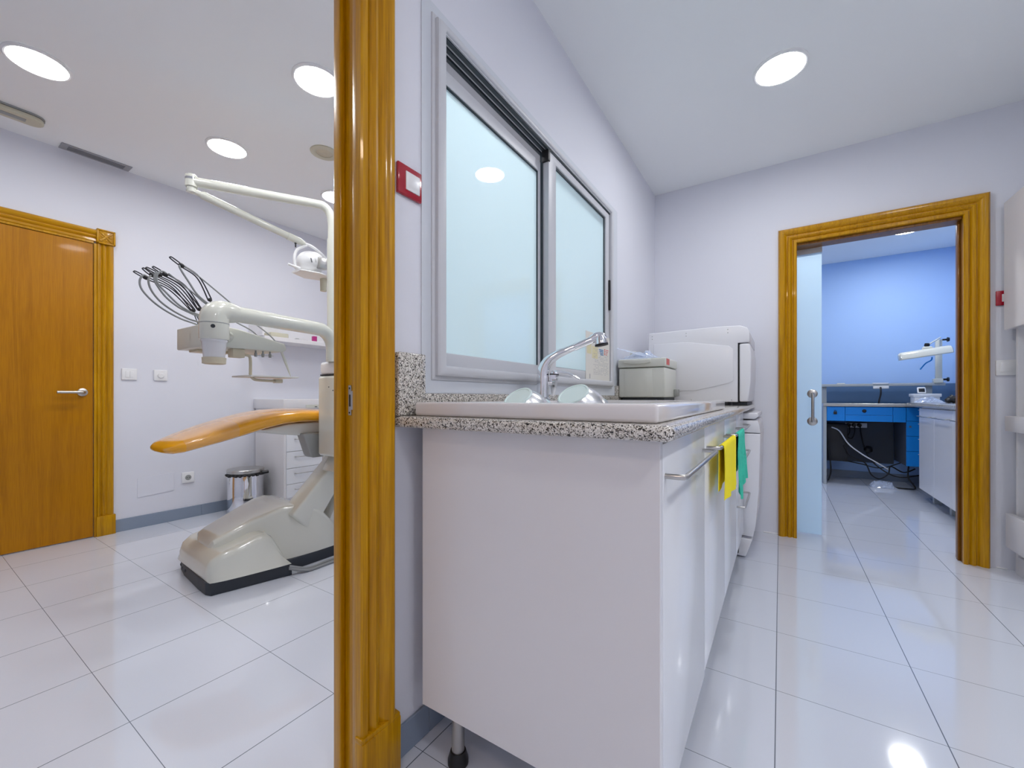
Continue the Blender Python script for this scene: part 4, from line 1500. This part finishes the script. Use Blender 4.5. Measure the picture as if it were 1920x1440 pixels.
b = BM(); lathe(b, [(0.132, 0.338), (0.134, 0.342), (0.134, 0.362), (0.131, 0.366), (0.05, 0.371), (0.002, 0.372)], (-3.745, 1.67, 0), seg=48)
obj('bin_lid', b, 'steel', bn)
b = BM(); box(b, -3.60, -3.555, 1.64, 1.70, 0.012, 0.026, 0.005)
tube(b, [(-3.62, 1.67, 0.019), (-3.58, 1.67, 0.019)], 0.008, 8)
obj('pedal', b, 'black', bn)

# ------------------------------------------------------------------ dental chair unit
CX = -2.56
dc = thing('dental_chair', 'ivory dental treatment unit with orange footrest, swing arms and hoses', 'dental chair', (CX, 1.4, 0))
# dark base plate
foot = [(-2.565, 0.880), (-2.44, 0.866), (-2.335, 0.860), (-2.300, 0.870), (-2.21, 1.216), (-2.268, 1.222), (-2.268, 1.95), (-2.85, 1.95), (-2.85, 1.222),
        (-2.925, 1.240), (-2.868, 0.972), (-2.852, 0.944), (-2.80, 0.915), (-2.69, 0.893)]
b = BM(); prism(b, foot, lambda u, v, a: (u, v, a), 0.0, 0.062, 0.004, 2)
bp_ = obj('base_plate', b, 'dark', dc)
b = BM()
for x, y in ((-2.66, 0.889), (-2.72, 0.900), (-2.78, 0.912)):
    lathe(b, [(0.008, 0), (0.008, 0.004)], (x, y + 0.001, 0.034), (0.2, -1, 0), 12)
obj('plugs', b, 'black', bp_)


# cover: low shell with flared wings, then a raised middle ridge
def section(y, hw_b, hw_t, z0, zt, n=9, r=0.05):
    """rounded trapezoid ring (XZ) from z0 to zt"""
    pts = [(CX - hw_b, y, z0)]
    for k in range(n + 1):
        a = PI - (PI / 2) * k / n
        pts.append((CX - hw_t + r + r * math.cos(a), y, zt - r + r * math.sin(a)))
    for k in range(n + 1):
        a = PI / 2 - (PI / 2) * k / n
        pts.append((CX + hw_t - r + r * math.cos(a), y, zt - r + r * math.sin(a)))
    pts.append((CX + hw_b, y, z0))
    return pts


b = BM()
secs = []
for y, hb, ht, zt, r in ((0.864, 0.235, 0.20, 0.085, 0.012), (0.867, 0.258, 0.225, 0.125, 0.03), (0.883, 0.268, 0.242, 0.160, 0.035), (0.925, 0.285, 0.255, 0.186, 0.035), (1.0, 0.306, 0.258, 0.205, 0.045),
                         (1.08, 0.324, 0.265, 0.228, 0.045), (1.13, 0.335, 0.266, 0.232, 0.045), (1.165, 0.342, 0.262, 0.205, 0.05), (1.195, 0.346, 0.262, 0.150, 0.05), (1.214, 0.348, 0.28, 0.085, 0.02)):
    secs.append(section(y, hb, ht, 0.062, zt, r=r))
loft(b, secs)
secs = []
for y, hb, ht, zt, r in ((0.915, 0.10, 0.08, 0.185, 0.02), (0.925, 0.14, 0.125, 0.222, 0.022), (0.96, 0.17, 0.135, 0.240, 0.024), (1.10, 0.205, 0.15, 0.292, 0.030), (1.25, 0.272, 0.190, 0.334, 0.030), (1.33, 0.284, 0.220, 0.338, 0.032),
                         (1.40, 0.290, 0.258, 0.320, 0.04), (1.45, 0.290, 0.264, 0.290, 0.045), (1.50, 0.290, 0.264, 0.235, 0.05), (1.57, 0.288, 0.26, 0.150, 0.04), (1.62, 0.284, 0.25, 0.110, 0.03), (1.93, 0.280, 0.25, 0.105, 0.02)):
    secs.append(section(y, hb, ht, 0.062, zt, r=r))
loft(b, secs)
for v_ in b.verts:
    v_.co.y += 0.075 * max(-0.1, (-2.30 - v_.co.x)) * max(0.0, min(1.0, (1.2 - v_.co.y) / 0.3))
obj('base_cover', b, 'ivory', dc, smooth=50)
# lift arm rising to the unit column
b = BM()
prism(b, [(1.27, 0.29), (1.575, 0.606), (1.72, 0.606), (1.53, 0.354), (1.43, 0.21), (1.36, 0.19)], lambda u, v, a: (a, u, v), -2.445, -2.308, 0.014, 3)
prism(b, [(1.45, 0.52), (1.50, 0.606), (1.70, 0.606), (1.66, 0.50)], lambda u, v, a: (a, u, v), -2.32, -2.10, 0.012, 3)
obj('lift_arm', b, 'ivory', dc)
b = BM()
prism(b, [(1.45, 0.10), (1.66, 0.52), (1.74, 0.52), (1.56, 0.10)], lambda u, v, a: (a, u, v), -2.425, -2.315, 0.006, 2)
obj('lift_strut', b, 'pale_grey', dc)
# unit column
b = BM(); box(b, -2.315, -2.075, 1.425, 1.68, 0.612, 1.088, 0.020, 4)
cm = obj('column', b, 'ivory', dc)
b = BM(); box(b, -2.305, -2.085, 1.435, 1.67, 1.088, 1.096, 0.002)
obj('column_seam', b, 'dark', cm)
b = BM(); box(b, -2.300, -2.09, 1.430, 1.665, 1.096, 1.168, 0.016, 4)
obj('column_cap', b, 'plastic_white', cm)
b = BM(); lathe(b, [(0.004, 0), (0.003, 0.002)], (-2.20, 1.425, 1.02), (0, -1, 0), 10); lathe(b, [(0.004, 0), (0.003, 0.002)], (-2.16, 1.425, 1.0), (0, -1, 0), 10)
obj('screws', b, 'black', cm)
# delivery arm
b = BM()
ax, ay = -2.185, 1.44
hx_, hy_ = -2.10, 0.815
dirv = Vector((hx_ - ax, hy_ - ay, 0)).normalized()
za = 1.345
pts = [Vector((ax, ay, 1.166)), Vector((ax, ay, 1.235))]
for k in range(1, 8):
    a = k / 8 * PI / 2
    pts.append(Vector((ax, ay, 1.24)) + dirv * (0.10 * (1 - math.cos(a))) + Vector((0, 0, (za - 1.24) * math.sin(a))))
pts += [Vector((ax, ay, za)) + dirv * 0.12, Vector((ax, ay, za)) + dirv * 0.3, Vector((hx_, hy_, za)) - dirv * 0.05]
tube(b, pts, 0.037, 24)
arm = obj('delivery_arm', b, 'ivory', dc, smooth=60)
b = BM()
pts = [Vector((hx_, hy_, za)) - dirv * 0.085, Vector((hx_, hy_, za)) - dirv * 0.05, Vector((hx_, hy_, za)) - dirv * 0.02 + Vector((0, 0, -0.004)),
       Vector((hx_, hy_, za - 0.022)) + dirv * 0.004, Vector((hx_, hy_, za - 0.055)) + dirv * 0.008, Vector((hx_, hy_, 1.288)) + dirv * 0.008]
tube(b, pts, [0.040, 0.048, 0.052, 0.055, 0.056, 0.056], 28, sm=5)
hc = Vector((hx_, hy_, 0)) + dirv * 0.008
elb = obj('arm_elbow', b, 'ivory', dc, smooth=60)
b = BM(); lathe(b, [(0.054, 1.214), (0.0562, 1.22), (0.0562, 1.284), (0.054, 1.287)], hc, seg=36)
aj = obj('swivel_joint', b, 'ivory', dc)
b = BM(); lathe(b, [(0.0085, 0), (0.0085, 0.0562), (0.008, 0.0575)], hc + Vector((0, 0, 1.268)), (0.90, -0.43, 0), 16)
obj('lock_screw', b, 'dark', aj)
b = BM(); lathe(b, [(0.0555, 1.284), (0.0568, 1.285), (0.0568, 1.2875), (0.0555, 1.289)], hc, seg=36)
obj('joint_seam', b, 'grey', aj)
b = BM(); lathe(b, [(0.050, 1.205), (0.050, 1.214), (0.047, 1.206), (0.038, 1.118), (0.034, 1.112), (0.002, 1.110)], hc, seg=36, cap=False)
obj('suction_cup', b, 'cup', dc, label='clear beaker under the swivel joint')
b = BM(); lathe(b, [(0.044, 1.118), (0.045, 1.135), (0.042, 1.136), (0.040, 1.118)], hc, seg=36, cap=False)
lathe(b, [(0.034, 1.106), (0.044, 1.109), (0.044, 1.119), (0.03, 1.119)], hc, seg=36)
obj('cup_holder', b, 'ivory_warm', dc)
# instrument head (wedge) with tray
b = BM()
prism(b, [(0.815, 1.197), (0.815, 1.303), (0.95, 1.292), (1.175, 1.243), (1.185, 1.212), (1.165, 1.199)], lambda u, v, a: (a, u, v), -2.545, -2.205, 0.006, 3)
ih = obj('instrument_head', b, 'ivory_grey', dc)
b = BM(); box(b, -2.50, -2.40, 0.85, 1.0, 1.186, 1.198, 0.003)
box(b, -2.27, -2.215, 0.93, 0.985, 1.155, 1.198, 0.004)
obj('arm_socket', b, 'ivory_warm', ih)
b = BM(); tube(b, [hc + Vector((0, 0.02, 1.25)), (-2.16, 0.86, 1.25), (-2.21, 0.90, 1.25)], 0.03, 16)
obj('coupling', b, 'ivory_grey', ih)
for k in range(3):
    b = BM(); lathe(b, [(0.006, -0.03), (0.007, -0.012), (0.004, -0.01), (0.004, 0.002)], (-2.24, 1.045 + 0.035 * k, 1.197), seg=12)
    obj('holder_pin', b, 'grey', ih)
b = BM(); tube(b, [(-2.245, 0.985, 1.172), (-2.245, 1.135, 1.178)], 0.0018, 6)
obj('holder_wire', b, 'steel', ih)
b = BM()
tube(b, [(-2.235, 0.97, 1.172), (-2.235, 1.005, 1.17), (-2.235, 1.017, 1.155), (-2.235, 1.018, 1.09), (-2.235, 1.018, 1.075), (-2.235, 1.03, 1.055), (-2.235, 1.055, 1.048), (-2.235, 1.14, 1.046)], 0.007, 10, sm=4)
ta = obj('tray_arm', b, 'ivory_warm', dc)
b = BM(); box(b, -2.255, -2.215, 1.135, 1.17, 1.036, 1.056, 0.004)
obj('tray_clamp', b, 'ivory_warm', ta)
b = BM(); box(b, -2.36, -2.16, 0.985, 1.225, 1.062, 1.070, 0.003)
obj('tray', b, 'pale_grey', dc)
b = BM(); tube(b, [(-2.22, 1.165, 1.20), (-2.22, 1.185, 1.15), (-2.22, 1.205, 1.095), (-2.22, 1.213, 1.072)], [0.006, 0.007, 0.004, 0.0015], 10)
obj('handpiece', b, 'ivory_grey', dc)


# whips: pairs of spring wires with hairpin tip, clamp and grey hose
def whip(X, hair, clamp, wend, hose):
    b = BM()
    hv, cv, wv = Vector((X, *hair)), Vector((X, *clamp)), Vector((X, *wend))
    off = Vector((0.0, 0.004, 0.004))
    mid1 = cv * 0.62 + wv * 0.38 + Vector((0, 0.022, 0.012))
    tube(b, [wv + off + Vector((0.006, 0, 0)), mid1 + off, cv + off, hv + off * 0.8, hv + (hv - cv) * 0.12, hv - off * 0.8, cv - off, mid1 - off, wv - off - Vector((0.006, 0, 0))], 0.0029, 7, sm=7)
    tube(b, [wv, wv * 0.4 + Vector((X - 0.005, 0.905, 1.295)) * 0.6, Vector((X, 0.93, 1.285))], 0.0022, 7)
    wv_ = obj('whip_wire', b, 'wire', dc, smooth=60)
    b = BM()
    dr = (hv - cv).normalized()
    lathe(b, [(0.006, -0.010), (0.010, -0.004), (0.010, 0.006), (0.006, 0.012)], cv, dr, 10)
    lathe(b, [(0.005, -0.008), (0.009, -0.003), (0.009, 0.004), (0.005, 0.008)], wv, dr, 10)
    obj('whip_clamp', b, 'black', wv_)
    b = BM()
    pts = [cv + Vector((0, 0.005, 0.006))] + [Vector((X + 0.004, *h)) for h in hose] + [Vector((X, hose[-1][0] + 0.035, 1.296))]
    tube(b, pts, 0.0043, 9, sm=7)
    obj('hose', b, 'hose', wv_, smooth=60)
    return wv_


whip(-2.50, (0.645, 1.54), (0.683, 1.523), (0.867, 1.401), [(0.672, 1.532), (0.659, 1.502), (0.667, 1.463), (0.705, 1.417), (0.757, 1.379), (0.82, 1.349), (0.892, 1.328)])
whip(-2.45, (0.662, 1.55), (0.692, 1.529), (0.853, 1.393), [(0.688, 1.529), (0.677, 1.502), (0.686, 1.46), (0.718, 1.414), (0.766, 1.378), (0.829, 1.348), (0.879, 1.334)])
whip(-2.40, (0.662, 1.544), (0.704, 1.526), (0.859, 1.394), [(0.69, 1.532), (0.684, 1.501), (0.695, 1.472), (0.727, 1.426), (0.775, 1.388), (0.825, 1.367), (0.861, 1.351)])
whip(-2.35, (0.671, 1.541), (0.71, 1.52), (0.843, 1.386), [(0.696, 1.531), (0.679, 1.509), (0.682, 1.473), (0.717, 1.432), (0.759, 1.391), (0.803, 1.366), (0.843, 1.352)])
whip(-2.28, (0.711, 1.583), (0.748, 1.559), (0.859, 1.425), [(0.739, 1.555), (0.748, 1.532), (0.774, 1.49), (0.803, 1.444), (0.833, 1.417), (0.854, 1.4), (0.869, 1.376)])
b = BM()
tube(b, [(-2.28, 0.748, 1.562), (-2.28, 0.80, 1.535), (-2.28, 0.912, 1.454), (-2.275, 1.03, 1.36), (-2.25, 1.12, 1.285), (-2.22, 1.165, 1.215)], 0.0035, 8, sm=6)
tube(b, [(-2.30, 0.706, 1.516), (-2.30, 0.79, 1.455), (-2.29, 0.86, 1.395), (-2.28, 0.95, 1.345), (-2.28, 1.04, 1.305), (-2.28, 1.08, 1.27)], 0.0035, 8, sm=6)
obj('long_hose', b, 'hose', dc, smooth=60)

# lamp pole and jointed arms
b = BM()
px_, py_ = -2.245, 1.475
P0 = Vector((px_, py_, 1.16))
e1 = Vector((-2.57, 0.885, 2.085))
top = Vector((px_, py_, 2.098))
dd = (e1 - top).normalized()
tube(b, [P0, Vector((px_, py_, 1.9))], 0.028, 24)
tube(b, [Vector((px_, py_, 1.895)), Vector((px_, py_, 1.99)), Vector((px_, py_, 2.055)) + dd * 0.012, top + dd * 0.045 + Vector((0, 0, -0.006)), top + dd * 0.10, top + dd * 0.3, e1], 0.0245, 20, sm=6)
lp = obj('lamp_pole', b, 'ivory', dc, smooth=60)
b = BM(); lathe(b, [(0.027, -0.03), (0.027, 0.028), (0.02, 0.034)], e1 + Vector((0, 0, 0.0)), (0, 0, 1), 20)
obj('pole_end', b, 'ivory', lp)
b = BM(); lathe(b, [(0.0275, 0.004), (0.0275, 0.016)], e1, (0, 0, 1), 20)
obj('pole_end_band', b, 'chrome', lp)
e2 = Vector((-2.455, 1.43, 1.905))
d2 = (e2 - (e1 + Vector((0, 0, -0.045)))).normalized()
s2_ = e1 + Vector((0, 0, -0.045))
b = BM()
tube(b, [s2_ - d2 * 0.02, s2_ + d2 * 0.05], [0.013, 0.015], 16)
lathe(b, [(0.020, -0.012), (0.020, 0.022)], s2_, (0, 0, 1), 18)
tube(b, [s2_ + d2 * 0.035, s2_ + d2 * 0.05, e2 - d2 * 0.09], [0.013, 0.0215, 0.0195], 20)
tube(b, [e2 - d2 * 0.10, e2 - d2 * 0.03, e2], [0.022, 0.021, 0.012], 18)
la = obj('lamp_arm', b, 'ivory', dc, smooth=50)
b = BM(); lathe(b, [(0.004, -0.02), (0.004, 0), (0.007, 0.002), (0.007, 0.006)], e2 - d2 * 0.055 + Vector((0, 0, -0.026)), (0, 0, 1), 10)
obj('friction_knob', b, 'black', la)
# lamp head
LC = Vector((-2.455, 1.47, 1.80))
b = BM()
tube(b, [e2, e2 + Vector((0.0, 0.03, 0.0)), e2 + Vector((0, 0.08, -0.015)), LC + Vector((0, 0.10, 0.05)), LC + Vector((0, 0.11, 0.0))], 0.008, 12, sm=6)
tube(b, [e2 + Vector((0, 0.01, -0.005)), LC + Vector((0, -0.085, 0.06)), LC + Vector((0, -0.105, 0.01)), LC + Vector((0, -0.10, -0.05)), LC + Vector((0, -0.085, -0.07))], 0.008, 12, sm=6)
yk = obj('lamp_yoke', b, 'plastic_white', dc, smooth=60)
b = BM()
rings = []
for f in range(9):
    a = f / 8
    r = 0.078 * math.sin(PI * (0.12 + 0.80 * a)) ** 0.6
    x = -2.535 + 0.16 * a
    rings.append([(x, LC.y + r * 1.05 * math.cos(t_), LC.z + r * math.sin(t_) * 0.9) for t_ in [2 * PI * k / 24 for k in range(24)]])
loft(b, rings)
lh = obj('lamp_head', b, 'plastic_white', dc, smooth=60)
b = BM(); box(b, -2.40, -2.36, LC.y - 0.005, LC.y + 0.055, LC.z - 0.045, LC.z + 0.02, 0.004)
obj('reflector', b, 'steel', lh)
b = BM()
for y_, z_ in ((-0.045, -0.01), (-0.02, -0.005)):
    obox(b, (-2.377, LC.y + y_, LC.z + z_), (0.004, 0.005, 0.026), Matrix.Rotation(0.3, 3, 'X'), 0.001, 1)
obj('vent_slots', b, 'dark', lh)
b = BM(); loft(b, [sup(-2.45, LC.y - 0.10, LC.z - 0.083, LC.z - 0.070, 0.05), sup(-2.45, LC.y, LC.z - 0.090, LC.z - 0.068, 0.09), sup(-2.45, LC.y + 0.12, LC.z - 0.085, LC.z - 0.066, 0.05)])
obj('lower_shield', b, 'plastic_white', lh)
b = BM(); tube(b, [LC + Vector((0.02, -0.085, -0.06)), LC + Vector((0.02, -0.155, -0.052))], [0.009, 0.006], 12)
obj('lamp_grip', b, 'plastic_white', dc)
b = BM(); tube(b, [LC + Vector((0.02, 0.07, -0.08)), LC + Vector((0.02, 0.07, -0.165))], [0.021, 0.019], 14)
obj('lamp_grip', b, 'cream_lamp', dc)

# upholstery: footrest, seat and reclined back in one run
SX = -2.565
b = BM()
secs = []
for y, z0, z1, hw in ((0.742, 0.700, 0.712, 0.06), (0.748, 0.690, 0.722, 0.115), (0.768, 0.682, 0.738, 0.160), (0.80, 0.684, 0.752, 0.185), (0.86, 0.698, 0.778, 0.200), (0.95, 0.717, 0.812, 0.207), (1.06, 0.744, 0.847, 0.212),
                      (1.16, 0.772, 0.872, 0.216), (1.26, 0.794, 0.886, 0.220), (1.36, 0.804, 0.891, 0.224), (1.46, 0.803, 0.889, 0.228), (1.60, 0.795, 0.879, 0.236), (1.80, 0.785, 0.868, 0.246),
                      (2.0, 0.785, 0.872, 0.25), (2.1, 0.80, 0.90, 0.25), (2.3, 0.88, 0.98, 0.255), (2.5, 0.97, 1.06, 0.24), (2.6, 1.01, 1.09, 0.19), (2.64, 1.04, 1.09, 0.12)):
    secs.append(sup(SX, y, z0, z1, hw, 2.7))
loft(b, secs)
obj('seat_upholstery', b, 'orange', dc, smooth=60, label='glossy orange upholstery')
b = BM()
secs = []
for y, z0, z1, hw in ((0.80, 0.682, 0.7555, 0.187), (0.86, 0.696, 0.7815, 0.203), (0.95, 0.715, 0.8155, 0.210), (1.02, 0.730, 0.8385, 0.2135)):
    secs.append([p for p in sup(SX, y, z0, z1, hw, 2.7)])
loft(b, secs, cap=False)
obj('foot_cover', b, 'clear', dc, smooth=60, label='clear plastic cover over the foot end')
b = BM()
prism(b, [(1.15, 0.778), (1.22, 0.752), (1.36, 0.732), (1.60, 0.728), (1.95, 0.740), (2.0, 0.79), (1.5, 0.81), (1.3, 0.805)], lambda u, v, a: (a, u, v), -2.72, -2.40, 0.010, 3)
obj('seat_pan', b, 'pale_grey', dc)
b = BM()
prism(b, [(1.365, 0.745), (1.41, 0.61), (1.425, 0.595), (1.50, 0.595), (1.50, 0.745)], lambda u, v, a: (a, u, v), -2.44, -2.36, 0.010, 3)
obj('seat_bracket', b, 'grey', dc)
b = BM(); prism(b, [(1.68, 0.10), (1.68, 0.74), (1.88, 0.74), (1.88, 0.10)], lambda u, v, a: (a, u, v), -2.68, -2.47, 0.012, 3)
obj('seat_post', b, 'ivory', dc)
b = BM()
tube(b, [(-2.212, 1.20, 0.05), (-2.19, 1.30, 0.014), (-2.20, 1.45, 0.010), (-2.16, 1.7, 0.010), (-2.1, 2.0, 0.010)], 0.009, 10, sm=6)
tube(b, [(-2.212, 1.20, 0.04), (-2.175, 1.29, 0.010), (-2.17, 1.45, 0.009), (-2.12, 1.7, 0.009), (-2.05, 2.0, 0.009)], 0.008, 10, sm=6)
obj('supply_hose', b, 'hose', dc, smooth=60)
